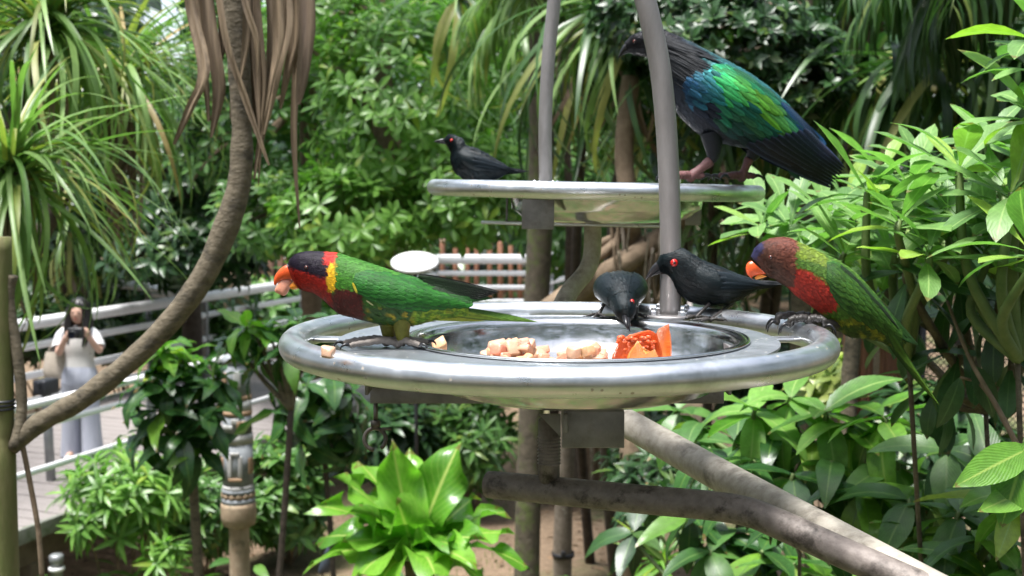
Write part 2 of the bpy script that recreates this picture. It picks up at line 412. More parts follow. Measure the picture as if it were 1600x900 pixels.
def railing(label, pts, heights, rads, post_every, flat=True, name='railing'):
    """pts: ground-plan polyline; heights above the deck; each rail and post a part"""
    root = thing(name, (pts[0].x, pts[0].y, DECK), label, 'railing', 'boardwalk railings')
    for i in range(len(pts)-1):
        a, b = pts[i], pts[i+1]; d = b - a; d.z = 0; ang = math.atan2(d.y, d.x)
        for h, r in zip(heights, rads):
            c = (a+b)/2; MB().box((c.x, c.y, DECK+h), (d.length+.02, r[0], r[1]), ang, min(r)*.35).build('rail', rail_m, root)
        npost = max(1, int(d.length/post_every))
        for q in range(npost + (1 if i == len(pts)-2 else 0)):
            c = a + d*(q/npost)
            MB().box((c.x, c.y, DECK+(heights[0]-.07)/2), (.06, .07, heights[0]-.07), ang, .006).build('post', post_m, root)
    return root
R3 = [(.16, .13), (.07, .085), (.07, .085), (.07, .08)]
railing('white slatted railing behind the woman, on the boardwalk\'s far side', [FAR0, FAR0+dirv*L1], [1.10, .84, .50, .2], R3, 2.4)
rn = railing('pale railing in front of the woman, on the boardwalk\'s near side', [NEAR0, NEAR0+dirv*10.5], [.98, .80, .45], [(.07, .06), (.05, .05), (.05, .05)], 2.4)
railing('white railing crossing behind the trunks, bending away past the feeder pole', [Vector((q.x, q.y, 0)) for q in (C1, C2, C3)], [1.10, .80, .5, .2], [(.2, .2), (.1, .11), (.1, .1), (.1, .1)], 1.5)
c = P(72, 604, 11.0)
jb = thing('junction_box', c, 'small black box strapped to the near railing post', 'box')
MB().box(c, (.2, .14, .14), az, .02).build('housing', box_m, jb); MB().box(c+Vector((0, -.075, .03)), (.14, .02, .05), az, .006).build('cover', box_m, jb)
MB().tube([c+Vector((0, 0, -.06)), c+Vector((.0, .02, -.5)), c+Vector((0, .05, -.9))], .045, 8).build('conduit', post_m, jb)

# tilted reader boards on the railing
panel_m = surf('white_panel', (0.70, 0.70, 0.70), (0.82, 0.82, 0.82), 4, 0.35)
c = P(648, 410, 11.5)
sg = thing('reader_board', (c.x, c.y, 0), 'white rounded reader board on a post above the bird\'s green back', 'sign')
v, f = lathe([(.01, -.02), (.208, -.02), (.223, -.01), (.223, .01), (.208, .02), (.01, .02)], (0, 0, 0), 32, True)
M = Matrix.Rotation(math.radians(21), 3, 'X')
MB().add([M @ Vector((q[0], q[1], q[2])) + c for q in v], f).build('panel', panel_m, sg)
MB().tube([(c.x, c.y+.05, 0), (c.x, c.y+.05, c.z-.06)], .018, 8).build('post', box_m, sg)
c = P(228, 448, 17.5)
sg = thing('reader_board', (c.x, c.y, 0), 'pale tilted reader board edge seen above the far railing, beside the curved branch', 'sign')
MB().box(c, (1.0, .4, .05), -.1, .01, Matrix.Rotation(-.1, 3, 'Z') @ Matrix.Rotation(math.radians(5), 3, 'Y') @ Matrix.Rotation(math.radians(4), 3, 'X')).build('panel', panel_m, sg)
MB().box(c+Vector((.35, .1, -.14)), (.7, .06, .06), -.1, .01).build('arm', rail_m, sg)
MB().tube([(c.x, c.y+.1, 0), (c.x, c.y+.1, c.z-.05)], .04, 8).build('post', post_m, sg)

# stake fences
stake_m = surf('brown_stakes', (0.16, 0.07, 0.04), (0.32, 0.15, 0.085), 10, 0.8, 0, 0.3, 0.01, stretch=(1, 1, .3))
stake_dk = surf('shaded_brown_stakes', (0.09, 0.045, 0.03), (0.19, 0.095, 0.06), 10, 0.8, 0, 0.3, 0.01, stretch=(1, 1, .3))  # darker copy of the stake brown, shade put into the colour
def stake_fence(label, x0, x1, ytop, Y, n, wpx, zlow, mat, jit=10, bars=()):
    a = P(x0, ytop, Y); root = thing('stake_fence', (a.x, Y, zlow), label, 'fence', 'wooden stake fences')
    for i in range(n):
        x = x0 + (x1-x0)*(i+random.uniform(-.15, .15))/(max(1, n-1)); p = P(x, ytop+random.uniform(-jit, jit), Y); r = S(wpx, Y)/2*random.uniform(.85, 1.1)
        MB().tube([(p.x, Y, zlow), (p.x+random.uniform(-.02, .02), Y, p.z-.04), (p.x, Y, p.z)], [r, r*.95, r*.6], 7).build('stake', mat, root)
    for yb in bars:
        q0 = P(x0-10, yb, Y); q1 = P(x1+10, yb, Y); MB().tube([(q0.x, Y+.12, q0.z), (q1.x, Y+.12, q1.z)], .07, 8).build('crossbar', mat, root)
stake_fence('orange brown stake fence behind the far white railing', 676, 815, 380, 29, 9, 9, 0, stake_m, 6, (452,))
stake_fence('brown stake fence, darkened for shade, behind the bird with the fruit', 370, 560, 392, 22, 15, 12, 0, stake_dk, 9)
stake_fence('reddish brown stake fence behind the long green tail', 1325, 1425, 486, 5.2, 13, 13, 0, stake_m, 5)

# wire netting panel by the right edge
net_m = surf('dark_wire', (0.02, 0.02, 0.022), (0.05, 0.05, 0.055), 10, 0.5, 0.6)
c = P(1560, 640, 5.0); nf = thing('netting_fence', (c.x, 5.0, 0), 'dark wire netting fence half hidden by leaves near the picture\'s edge', 'fence')
a = P(1440, 520, 5.05); b = P(1690, 840, 5.05); mb = MB()
Wd, Hh = b.x-a.x, a.z-b.z
for i in range(-30, 60):
    for sg_ in (1, -1):
        x0 = a.x + i*.028; pts = []
        for tt in (0, 1):
            x = x0 + sg_*tt*Hh + (Hh if sg_ < 0 else 0); pts.append(Vector((x, 5.05+.004*sg_, b.z + tt*Hh)))
        d = pts[1]-pts[0]
        t0 = max(0, min(1, (a.x-pts[0].x)/d.x)); t1 = max(0, min(1, (b.x-pts[0].x)/d.x))
        if t0 > t1: t0, t1 = t1, t0
        if t1-t0 > .02: mb.tube([pts[0]+d*t0, pts[0]+d*t1], .0022, 4, False)
tag(mb.build('netting', net_m, nf), kind='stuff')
for x in (a.x, b.x): MB().tube([(x, 5.05, 0), (x, 5.05, a.z+.05)], .02, 8).build('post', net_m, nf)

# ------------------------------------------------------------------ vegetation
LM = {}
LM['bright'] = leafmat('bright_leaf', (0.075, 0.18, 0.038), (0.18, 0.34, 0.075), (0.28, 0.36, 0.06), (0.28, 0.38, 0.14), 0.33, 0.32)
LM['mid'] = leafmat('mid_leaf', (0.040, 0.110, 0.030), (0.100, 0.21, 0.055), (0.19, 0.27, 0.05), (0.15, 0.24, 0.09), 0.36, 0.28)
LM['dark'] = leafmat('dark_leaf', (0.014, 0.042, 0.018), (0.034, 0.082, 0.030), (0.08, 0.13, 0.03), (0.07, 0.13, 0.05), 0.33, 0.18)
LM['vdark'] = leafmat('deep_shade_leaf', (0.010, 0.028, 0.012), (0.024, 0.058, 0.022), None, (0.04, 0.09, 0.03), 0.36, 0.12)  # leaf green darkened, deep shade put into the colour
LM['croton'] = leafmat('glossy_croton_leaf', (0.018, 0.058, 0.020), (0.042, 0.110, 0.032), (0.13, 0.25, 0.03), (0.09, 0.16, 0.04), 0.26, 0.16, 16)
LM['croton_top'] = leafmat('young_croton_leaf', (0.07, 0.19, 0.025), (0.16, 0.32, 0.05), (0.30, 0.36, 0.05), (0.28, 0.38, 0.1), 0.28, 0.3, 16)
LM['nest'] = leafmat('nest_fern_leaf', (0.085, 0.23, 0.022), (0.18, 0.37, 0.05), None, (0.38, 0.45, 0.14), 0.27, 0.36, 12)
LM['whorl'] = leafmat('whorl_shrub_leaf', (0.10, 0.20, 0.07), (0.20, 0.34, 0.12), (0.30, 0.42, 0.07), (0.30, 0.42, 0.18), 0.44, 0.34, 10)
LM['whorl_old'] = leafmat('old_whorl_leaf', (0.030, 0.075, 0.034), (0.062, 0.130, 0.055), None, (0.10, 0.17, 0.08), 0.33, 0.16, 12)
LM['strap'] = leafmat('strap_leaf', (0.09, 0.17, 0.055), (0.23, 0.33, 0.13), (0.30, 0.30, 0.09), (0.18, 0.27, 0.10), 0.40, 0.28, 0)
LM['strap_dk'] = leafmat('dark_strap_leaf', (0.018, 0.050, 0.020), (0.055, 0.115, 0.038), (0.13, 0.16, 0.05), (0.07, 0.12, 0.04), 0.36, 0.2, 0)
LM['strap_old'] = leafmat('yellowing_strap_leaf', (0.17, 0.19, 0.06), (0.36, 0.33, 0.13), (0.30, 0.20, 0.09), (0.36, 0.33, 0.16), 0.5, 0.3, 0)
LM['dry'] = leafmat('dry_leaf', (0.15, 0.105, 0.075), (0.30, 0.225, 0.17), (0.36, 0.29, 0.22), (0.20, 0.14, 0.10), 0.7, 0.12, 0, 0.3, (1.2, 0.9, 0.6))
LM['variegated'] = leafmat('variegated_leaf', (0.10, 0.16, 0.04), (0.35, 0.38, 0.13), None, None, 0.4, 0.3, 0, spots=(0.5, 0.48, 0.2))
bark = surf('smooth_bark', (0.085, 0.068, 0.042), (0.175, 0.145, 0.098), 45, 0.85, 0, 0.8, 0.01, stretch=(1, 1, 1.6), c3=(0.05, 0.042, 0.028), s3=14, t3=(0.52, 0.66))
ribbon_m = surf('dry_strap', (0.075, 0.050, 0.028), (0.29, 0.215, 0.135), 22, 0.75, 0, 0.6, 0.004, stretch=(3.2, 3.2, .10), c3=(0.10, 0.07, 0.05), s3=3, t3=(.5, .75))
bark_pale = surf('mottled_pale_bark', (0.13, 0.105, 0.078), (0.26, 0.22, 0.175), 16, 0.85, 0, 0.5, 0.015, c3=(0.33, 0.31, 0.26), s3=7, t3=(0.58, 0.68))
bark_moss = surf('mossy_bark', (0.05, 0.040, 0.028), (0.12, 0.098, 0.068), 18, 0.9, 0, 0.6, 0.015, c3=(0.085, 0.105, 0.03), s3=5, t3=(0.50, 0.62))
bark_dark = surf('dark_bark', (0.035, 0.026, 0.020), (0.085, 0.065, 0.05), 18, 0.9, 0, 0.6, 0.015)
bark_red = surf('brown_bark', (0.115, 0.080, 0.050), (0.225, 0.165, 0.108), 16, 0.9, 0, 0.5, 0.015)
post_green = surf('algae_covered_pole', (0.11, 0.10, 0.04), (0.21, 0.19, 0.085), 14, 0.85, 0, 0.5, 0.01, stretch=(1, 1, .3), c3=(0.10, 0.12, 0.03), s3=5, t3=(.45, .6))
stem_g = surf('green_stem', (0.07, 0.12, 0.03), (0.14, 0.19, 0.06), 30, 0.6)

def rnd(a, b): return random.uniform(a, b)
def rdir(el0=-0.3, el1=1.0):
    a = rnd(0, 2*math.pi); z = rnd(el0, el1); r = math.sqrt(max(0, 1-z*z)); return Vector((r*math.cos(a), r*math.sin(a), z))
def whorl(tip, axis, n, size, el=(0.1, 0.8), spread=1.0, jit=0.25):
    """n blades round the end of a twig"""
    axis = Vector(axis).normalized(); u = axis.orthogonal().normalized(); v = axis.cross(u); out = []; a0 = rnd(0, 6.28)
    for i in range(n):
        a = a0 + i*2.4 + rnd(-jit, jit); e = el[0] + (el[1]-el[0])*(i/max(1, n-1)) + rnd(-.12, .12)
        d = (u*math.cos(a) + v*math.sin(a))*math.cos(e) + axis*math.sin(e)
        out.append((tip - axis*size*0.10*(1-i/n), frame(d, axis, rnd(-.25, .25)), size*rnd(.72, 1.12)))
    return out
def branchy(root, start, ends, r, mat, sag=0.0, name='branch', n=7, wob=.04):
    """one tapering stem from start to each end, all in one part"""
    mb = MB()
    for e in ends:
        d = e - start; m1 = start + d*.4 + Vector((rnd(-1, 1), rnd(-1, 1), rnd(-.2, 1)))*d.length*wob*1.5; m2 = start + d*.75 + Vector((rnd(-1, 1), rnd(-1, 1), rnd(0, 1)))*d.length*wob
        pts = smooth_path([start, m1, m2, e], 4); k = len(pts)
        mb.tube(pts, [r*(1-.75*i/(k-1)) for i in range(k)], n)
    return mb.build(name, mat, root)

def crown(root, centre, rad, n_cl, per, size, leaf, mat, el=(0.0, .8), n_obj=0, up=.7, hollow=.55, name='crown', tmat=None, zmin=.05):
    """leaf clusters spread through an uneven volume; the n_obj nearest blades are objects of their own"""
    cl = []; lumps = [(rdir(-1, 1), rnd(.55, 1.1)) for _ in range(9)]
    tries = 0
    while len(cl) < n_cl and tries < n_cl*8:
        tries += 1
        d = rdir(-1, 1); bulge = 0.72 + 0.42*max(0, max(d.dot(l[0])**5*l[1] if d.dot(l[0]) > 0 else 0 for l in lumps))
        q = rnd(hollow, 1.0)**.7 * bulge
        p = Vector((centre[0] + d.x*rad[0]*q, centre[1] + d.y*rad[1]*q, centre[2] + d.z*rad[2]*q))
        if mnoise.noise(p*(1.6/max(rad))*1.7) < -0.22: continue
        if p.z < zmin: continue
        cl.append((p, (d + Vector((0, 0, up))).normalized()))
    Ms = []
    for p, ax in cl: Ms += whorl(p, ax, per, size, el)
    Ms.sort(key=lambda m: m[0].y)
    if n_obj:
        pick = random.sample(range(min(len(Ms), n_obj*2)), min(n_obj, len(Ms))); ps = set(pick)
        put_leaves('leaf', leaf.mesh('leaf', mat), [Ms[i] for i in pick], root); Ms = [m for i, m in enumerate(Ms) if i not in ps]
    if Ms:
        o = scatter(name, leaf, Ms, mat, root); o['kind'] = 'stuff'
    return cl

LF = dict(oval=Leaf(.24, 'oval', 3, .5, .25), lance=Leaf(.16, 'lance', 4, .7, .25), lance2=Leaf(.14, 'lance', 4, 1.2, .3), obov=Leaf(.155, 'obov', 5, .45, .22),
          small=Leaf(.26, 'lance', 2, .4, .25), droop=Leaf(.16, 'lance', 5, 1.0, .28), palmate=Leaf(.10, 'lance', 3, .6, .2))

def tree(name, label, base, top_px, Y, r0, r1, mat, crowns, leaf, lmat, size, wob=.05, path=None, group='trees and bushes of the garden', nb=7, n_obj=24, up=.7, cat='tree'):
    """base=(x px, lean) on the ground; crowns=[(px,py,Y,rx px,ry px,depth m,clusters,per)]"""
    if path is None:
        b = P(base, 450, Y); b.z = -0.05; tp = P(*top_px, Y)
        path = [b, b.lerp(tp, .35)+Vector((rnd(-wob, wob), rnd(-wob, wob), 0)), b.lerp(tp, .7)+Vector((rnd(-wob, wob), rnd(-wob, wob), 0)), tp]
    root = thing(name, path[0], label, cat, group)
    pts = smooth_path(path, 7); k = len(pts)
    MB().tube(pts, [(r0 + (r1-r0)*i/(k-1))*(1+.06*mnoise.noise(Vector((i*.7, r0*50, 0)))) for i in range(k)], 12).build('trunk', mat, root)
    for (cx, cy, cy_, rx, ry, dep, ncl, per) in crowns:
        c = P(cx, cy, cy_)
        cl = crown(root, c, (S(rx, cy_), dep, S(ry, cy_)), ncl, per, size, leaf, lmat, n_obj=n_obj, up=up)
        ends = [p for p, a in random.sample(cl, min(nb, len(cl)))]
        near = min(pts, key=lambda q: (Vector(q)-c).length)
        if ends: branchy(root, Vector(near), ends, r1*.55, mat, wob=.06)
    return root

def bush(name, label, px, py, Y, rx, ry, dep, ncl, per, size, leaf, lmat, n_obj=60, stems=8, smat=None, base=None, group='shrubs and low plants', up=.8, el=(0.0, .8), hollow=.45, cat='shrub', zmin=.08):
    c = P(px, py, Y); b = Vector((c.x, c.y, ground_z(c.x, c.y)-.03)) if base is None else base
    root = thing(name, b, label, cat, group)
    cl = crown(root, c, (S(rx, Y), dep, S(ry, Y)), ncl, per, size, leaf, lmat, n_obj=n_obj, up=up, el=el, hollow=hollow, zmin=zmin)
    ends = [p for p, a in random.sample(cl, min(stems, len(cl)))]
    branchy(root, b, ends, max(.008, size*.06), smat or bark_red, name='stem', wob=.05)
    return root

def strap_plant(name, label, px, py, Y, n, length, wid, mats, el=(-.2, 1.3), az=None, trunk=True, tr=.09, tmat=None, curls=(.6, 1.4, 2.2, 2.9), group='strap leaved plants', n_obj=999, cat='plant', base=None, dead=0, dead_len=.6):
    """rosette of long arching blades at the head of a stem"""
    c = P(px, py, Y); b = Vector((c.x, c.y, -.05)) if base is None else base
    root = thing(name, b, label, cat, group)
    if trunk:
        pts = smooth_path([b, b.lerp(c, .5)+Vector((rnd(-.08, .08), rnd(-.08, .08), 0)), c], 5)
        MB().tube(pts, [tr*(1.1-.25*i/(len(pts)-1)) for i in range(len(pts))], 10).build('trunk', tmat or bark_red, root)
    tm = [(Leaf(wid/length/2, 'strap', 12, q, .45, seed=i), q) for i, q in enumerate(curls)]
    meshes = {}
    for i in range(n):
        k = random.randrange(len(tm)); mt = random.choices(list(mats), weights=[mats[q] for q in mats])[0]
        if (k, mt) not in meshes: meshes[(k, mt)] = tm[k][0].mesh('leaf', LM[mt])
        a = rnd(*az) if az else rnd(0, 6.28); e = el[0] + (el[1]-el[0])*(i+rnd(0, 1))/n
        d = Vector((math.cos(a)*math.cos(e), math.sin(a)*math.cos(e), math.sin(e)))
        put_leaves('leaf', meshes[(k, mt)], [(c + Vector((rnd(-.03, .03), rnd(-.03, .03), rnd(-.1, .08)))*length, frame(d, (0, 0, 1), rnd(-.4, .4)), length*rnd(.7, 1.1))], root)
    if dead:
        dm = Leaf(wid/length/2, 'strap', 8, .7, .6, .3, seed=9, twist=1.2).mesh('dry_leaf', LM['dry'])
        for i in range(dead):
            a = rnd(0, 6.28); d = Vector((math.cos(a)*.3, math.sin(a)*.3, -1))
            put_leaves('dry_leaf', dm, [(c + Vector((math.cos(a)*tr, math.sin(a)*tr, rnd(-.25, 0))), frame(d, (math.cos(a), math.sin(a), .2), rnd(-.6, .6)), dead_len*rnd(.6, 1.2))], root)
    return root

def curtain(name, label, x0, x1, ytop, Y, n, length, wid, mats, tmat, group='strap leaved plants', dep=.8, spread=.35, heads=4, sag=1.0, bpx=None):
    """leaning pandanus-like clump whose long blades arch over and hang straight down"""
    a = P((x0+x1)/2, ytop, Y); root = thing(name, (a.x, Y, 0), label, 'plant', group)
    hs = []
    for i in range(heads):
        x = x0 + (x1-x0)*(i+.5)/heads; h = P(x+rnd(-20, 20), ytop+rnd(-30, 30), Y+rnd(-dep, dep)); hs.append(h)
        if i % 2 and not bpx: continue
        if bpx and i != heads-1: continue
        b = Vector((h.x*.9+a.x*.1+rnd(-.2, .2), h.y+1.6, -.05))
        if bpx: b = Vector((P(bpx, 450, h.y+1.6).x, h.y+1.6, -.05))
        pts = smooth_path([b, b.lerp(h, .5)+Vector((rnd(-.2, .2), 0, 0)), h], 5)
        MB().tube(pts, [.045*(1.1-.3*k/(len(pts)-1)) for k in range(len(pts))], 9).build('trunk', bark_dark, root)
    ms = {}
    for i in range(n):
        h = random.choice(hs); k = random.choice((1.5, 2.0, 2.5, 2.9)); mt = random.choices(list(mats), weights=[mats[q] for q in mats])[0]
        if (k, mt) not in ms: ms[(k, mt)] = Leaf(wid/length/2, 'strap', 12, k, .5, seed=int(k*10)).mesh('leaf', LM[mt])
        az_ = rnd(0, 6.28); e = rnd(-.5, .7); d = Vector((math.cos(az_)*math.cos(e), math.sin(az_)*math.cos(e), math.sin(e)))
        put_leaves('leaf', ms[(k, mt)], [(h, frame(d, (0, 0, 1), rnd(-.5, .5)), length*rnd(.6, 1.15))], root)
    return root

def frond_palm(name, label, px, py, Y, n, length, lmat, az=(0, 6.28), el=(-.1, .9), droop=1.1, tmat=None, group='palms', leaflet=.35, tr=.08, nl=26, base=None, lw=.035):
    """feather palm: each frond a part, its leaflets sub-parts joined per frond"""
    c = P(px, py, Y); b = Vector((c.x, c.y, -.05)) if base is None else base; root = thing(name, b, label, 'palm', group)
    MB().tube(smooth_path([b, b.lerp(c, .5), c], 5), tr, 10).build('trunk', tmat or bark_pale, root)
    lt = Leaf(lw, 'lance', 4, .9, .35)
    for i in range(n):
        a = rnd(*az); e = rnd(*el); L = length*rnd(.75, 1.1); pts = []; p = c.copy(); ee = e
        for k in range(15):
            pts.append(p.copy()); p = p + Vector((math.cos(a)*math.cos(ee), math.sin(a)*math.cos(ee), math.sin(ee)))*L/14; ee -= droop/14*rnd(.8, 1.2)
        fr = MB().tube(pts, [.012*(1-.8*k/14) for k in range(15)], 5).build('frond', stem_g, root)
        Ms = []; side = Vector((-math.sin(a), math.cos(a), 0))
        for k in range(nl):
            u = .12 + .86*k/nl; j = u*14; i0 = min(13, int(j)); q = pts[i0].lerp(pts[i0+1], j-i0); tg = (pts[i0+1]-pts[i0]).normalized()
            ln = leaflet*(math.sin(math.pi*min(1, u*.85+.15))**.6)*rnd(.85, 1.1)
            for sd_ in (-1, 1):
                d = side*sd_*.8 + tg*.55 + Vector((0, 0, rnd(-.55, -.15))); Ms.append((q, frame(d, (0, 0, 1), rnd(-.3, .3)), ln))
        o = scatter('leaflets', lt, Ms, lmat, fr); o['kind'] = 'stuff'
    return root

# ---- far wood that closes the view
Ms = []
for i in range(30000):
    a = rnd(-.62, .62); d = rnd(31, 44); x = math.sin(a)*d*1.05; y = math.cos(a)*d
    top = 9.5 + 3.5*mnoise.noise(Vector((x*.25, 0, 5))) + 1.2*mnoise.noise(Vector((x*.9, 0, 8)))
    px = 800 + x/y*F
    if 225 < px < 300: top = min(top, 6.6)
    z = rnd(0.0, top)
    if mnoise.noise(Vector((x*.6, y*.3, z*.6))) < -.12: continue
    Ms.append((Vector((x, y, z)), frame(rdir(-.8, .5)+Vector((0, -.4, 0)), (0, -.3, 1), rnd(-1, 1)), rnd(.35, .75)))
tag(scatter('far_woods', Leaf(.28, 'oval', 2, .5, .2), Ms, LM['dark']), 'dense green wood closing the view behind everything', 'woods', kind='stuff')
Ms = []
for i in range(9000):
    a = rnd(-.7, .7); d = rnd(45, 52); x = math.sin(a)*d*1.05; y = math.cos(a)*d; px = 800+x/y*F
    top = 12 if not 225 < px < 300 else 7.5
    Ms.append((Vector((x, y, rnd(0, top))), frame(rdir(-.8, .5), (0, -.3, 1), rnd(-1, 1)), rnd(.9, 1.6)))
tag(scatter('far_woods', Leaf(.32, 'oval', 2, .5, .2), Ms, LM['vdark']), 'deep shaded wood seen through gaps in the farthest foliage', 'woods', kind='stuff')  # dark leaf colour makes the shaded gaps

Ms = []
for i in range(15000):
    x = rnd(-20, 20); y = rnd(11, 35); z = 10.2 + rnd(0, 2.6) + .06*max(0, y-20)
    if mnoise.noise(Vector((x*.28, y*.28, 4))) < .10: continue
    px = 800+x/y*F
    if 215 < px < 310 and y > 26: continue
    Ms.append((Vector((x, y, z)), frame(rdir(-.4, .4), (0, 0, 1), rnd(-.7, .7)), rnd(.4, .75)))
tag(scatter('added_canopy', Leaf(.28, 'oval', 2, .5, .2), Ms, LM['mid']), 'unseen leaf canopy added overhead to shade the trees beyond the feeders', 'canopy', kind='stuff')  # canopy added out of view to darken the far trees
Ms = []
for i in range(9000):
    x = rnd(-9, 9); y = rnd(-6, 9.6)
    if abs(x) < .5 and abs(y) < .5: continue
    Ms.append((Vector((x, y, rnd(.02, .55))), frame(rdir(-.2, .8), (0, 0, 1), rnd(-.6, .6)), rnd(.16, .34)))
tag(scatter('added_ground_cover', LF['lance'], Ms, LM['mid']), 'unseen low ground cover added to reflect green under the feeders', 'ground cover', kind='stuff')  # added below the view to throw green light up onto the steel
# unseen wood added beside and behind the viewpoint, so that daylight falls from above
Ms = []
for i in range(26000):
    a = rnd(.62, 2*math.pi-.62); d = rnd(7.5, 14)*(1.25 if a < 1.2 or a > 5.08 else 1); x = math.sin(a)*d; y = math.cos(a)*d + 1.5
    top = 11.5 + 3*mnoise.noise(Vector((x*.3, y*.3, 5)))
    z = rnd(0.0, top)
    if mnoise.noise(Vector((x*.5, y*.5, z*.5))) < -.2: continue
    Ms.append((Vector((x, y, z)), frame(rdir(-.8, .5), (0, 0, 1), rnd(-1, 1)), rnd(.35, .75)))
tag(scatter('far_woods', Leaf(.30, 'oval', 2, .5, .2), Ms, LM['dark']), 'leafy wood enclosing the clearing on the viewer\'s side', 'woods', kind='stuff')

# ---- trees of the middle distance
tree('broadleaf_tree', 'broad tree with bright green leaf clusters behind the upper starling', 610, (600, -150), 14.5, .16, .10, bark_red,
     [(640, 150, 14, 190, 190, 1.9, 620, 7), (560, 330, 13.2, 150, 90, 1.2, 330, 7), (740, 290, 13.4, 110, 110, 1.2, 300, 7), (520, 40, 15, 120, 100, 1.4, 230, 7)], LF['obov'], LM['bright'], .20, n_obj=60)
tree('shade_tree', 'dark leaved tree between the dry hanging leaves and the bright tree', 490, (470, -120), 15.5, .14, .09, bark_red,
     [(400, 150, 15.2, 160, 190, 1.6, 430, 7), (430, 330, 14.4, 110, 90, 1.2, 270, 7)], LF['obov'], LM['mid'], .19, n_obj=40)
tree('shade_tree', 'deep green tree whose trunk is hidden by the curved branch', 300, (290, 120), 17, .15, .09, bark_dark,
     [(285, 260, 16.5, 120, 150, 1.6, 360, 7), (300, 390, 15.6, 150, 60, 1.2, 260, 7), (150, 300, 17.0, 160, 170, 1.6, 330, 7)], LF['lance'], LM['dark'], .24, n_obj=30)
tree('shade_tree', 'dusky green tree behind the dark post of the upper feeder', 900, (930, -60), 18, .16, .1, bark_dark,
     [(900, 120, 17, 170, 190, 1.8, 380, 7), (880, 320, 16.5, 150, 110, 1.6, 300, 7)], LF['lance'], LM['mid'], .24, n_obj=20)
tree('fine_leaved_tree', 'dark tree with small glossy leaves above the blue green pigeon', 1262, (1255, -60), 8.2, .075, .06, bark,
     [(1140, 60, 7.6, 190, 100, .8, 620, 8), (1250, 130, 7.4, 90, 70, .5, 260, 8), (1020, 20, 7.9, 110, 120, .7, 300, 8)], LF['small'], LM['dark'], .095, n_obj=60)
tree('slender_tree', 'bare upright trunk beside the pigeon\'s tail with foliage overhead', 1366, (1360, -80), 8.6, .095, .08, bark,
     [(1400, -70, 8.6, 160, 110, .9, 150, 7)], LF['lance'], LM['mid'], .2, n_obj=20)
# the mottled trunk behind the feeders
y_ = 9.5
tree('slender_tree', 'straight mottled trunk seen behind both feeders', 0, None, y_, .105, .095, bark_moss,
     [(840, -160, y_, 200, 140, 1.2, 160, 7)], LF['obov'], LM['mid'], .18, path=[P(822, 1010, y_)*1 if False else Vector((P(822, 900, y_).x, y_, -.05)), P(826, 760, y_), P(838, 480, y_), P(846, 300, y_), P(846, 100, y_), P(852, -160, y_)], n_obj=20)
y_ = 10.6
tree('slender_tree', 'short pale trunk with a dark band beside the mottled trunk', 0, None, y_, .088, .075, bark_pale,
     [(905, 560, 13.0, 60, 60, .6, 60, 6)], LF['lance'], LM['mid'], .16, path=[Vector((P(880, 900, y_).x, y_, -.05)), P(879, 860, y_), P(884, 700, y_), P(890, 600, y_)], n_obj=10)
bt = thing('trunk_band', P(880, 866, 10.6), 'dark band strapped round the short pale trunk', 'band')
v, f = lathe([(.094, -.02), (.099, -.02), (.099, .02), (.094, .02)], P(880, 866, 10.6), 20); MB().add(v, f).build('strap', box_m, bt); MB().box(P(880, 866, 10.5)+Vector((0, 0, 0)), (.04, .03, .05), 0, .004).build('buckle', box_m, bt)

# aerial-root tree behind the starlings
y_ = 8.0
ar = thing('aerial_root_tree', Vector((P(985, 450, y_).x, y_, 0)), 'tangle of brown aerial roots and leaning trunk behind the starlings', 'tree', 'trees and bushes of the garden')
for pts, r in (([(850, 492), (905, 452), (985, 405), (1052, 352), (1100, 300)], (20, 20, 17, 13, 10)), ([(860, 478), (930, 455), (1000, 445), (1060, 430)], (16, 17, 14, 10)),
               ([(1000, 480), (990, 400), (985, 330), (975, 240), (985, 120)], (18, 16, 14, 15, 14)), ([(905, 480), (915, 420), (960, 380), (985, 330)], (10, 9, 8, 6)), ([(1010, 375), (960, 372), (920, 400), (905, 480)], (7, 7, 6, 6))):
    MB().tube(smooth_path([P(a, b, y_+rnd(-.15, .15)) for a, b in pts], 5), [S(q, y_) for q in np.interp(np.linspace(0, 1, (len(pts)-1)*5+1), np.linspace(0, 1, len(pts)), r)], 9).build('limb', bark_red, ar)
for i in range(46):
    x = rnd(950, 1062); yy = rnd(330, 400); y2 = yy+rnd(60, 150); Y2 = y_+rnd(-.3, .4)
    MB().tube(smooth_path([P(x, yy, Y2), P(x+rnd(-8, 8), (yy+y2)/2, Y2), P(x+rnd(-14, 14), y2, Y2)], 4), S(rnd(1.5, 3.6), y_), 5).build('aerial_root', random.choice((bark_red, bark_pale, bark)), ar)
q = P(985, 480, y_); MB().tube([(q.x, y_, -.05), (q.x+.03, y_, q.z*.5), q], [.12, .09, .08], 10).build('trunk', bark_red, ar)
# old root mass at ground level
y_ = 13.6
ar = thing('root_mass', Vector((P(925, 450, y_).x, y_, 0)), 'row of thin pale hanging roots above the soil beneath the bracket', 'roots', 'trees and bushes of the garden')
for i in range(34):
    x = rnd(870, 985); Y2 = y_+rnd(-.4, .3); g0 = P(x, 800, Y2)
    a = P(x+rnd(-6, 6), rnd(560, 640), Y2); b = Vector((g0.x, Y2, 0.0))
    MB().tube(smooth_path([a, a.lerp(b, .5)+Vector((rnd(-.05, .05), 0, 0)), b], 3), S(rnd(1.6, 4.2), y_), 5).build('root', random.choice((bark_red, bark_pale)), ar)
MB().tube(smooth_path([P(925, 470, y_+.3), P(930, 560, y_+.3), Vector((P(925, 450, y_).x, y_+.3, -.05))], 5), .14, 12).build('trunk', bark_red, ar)

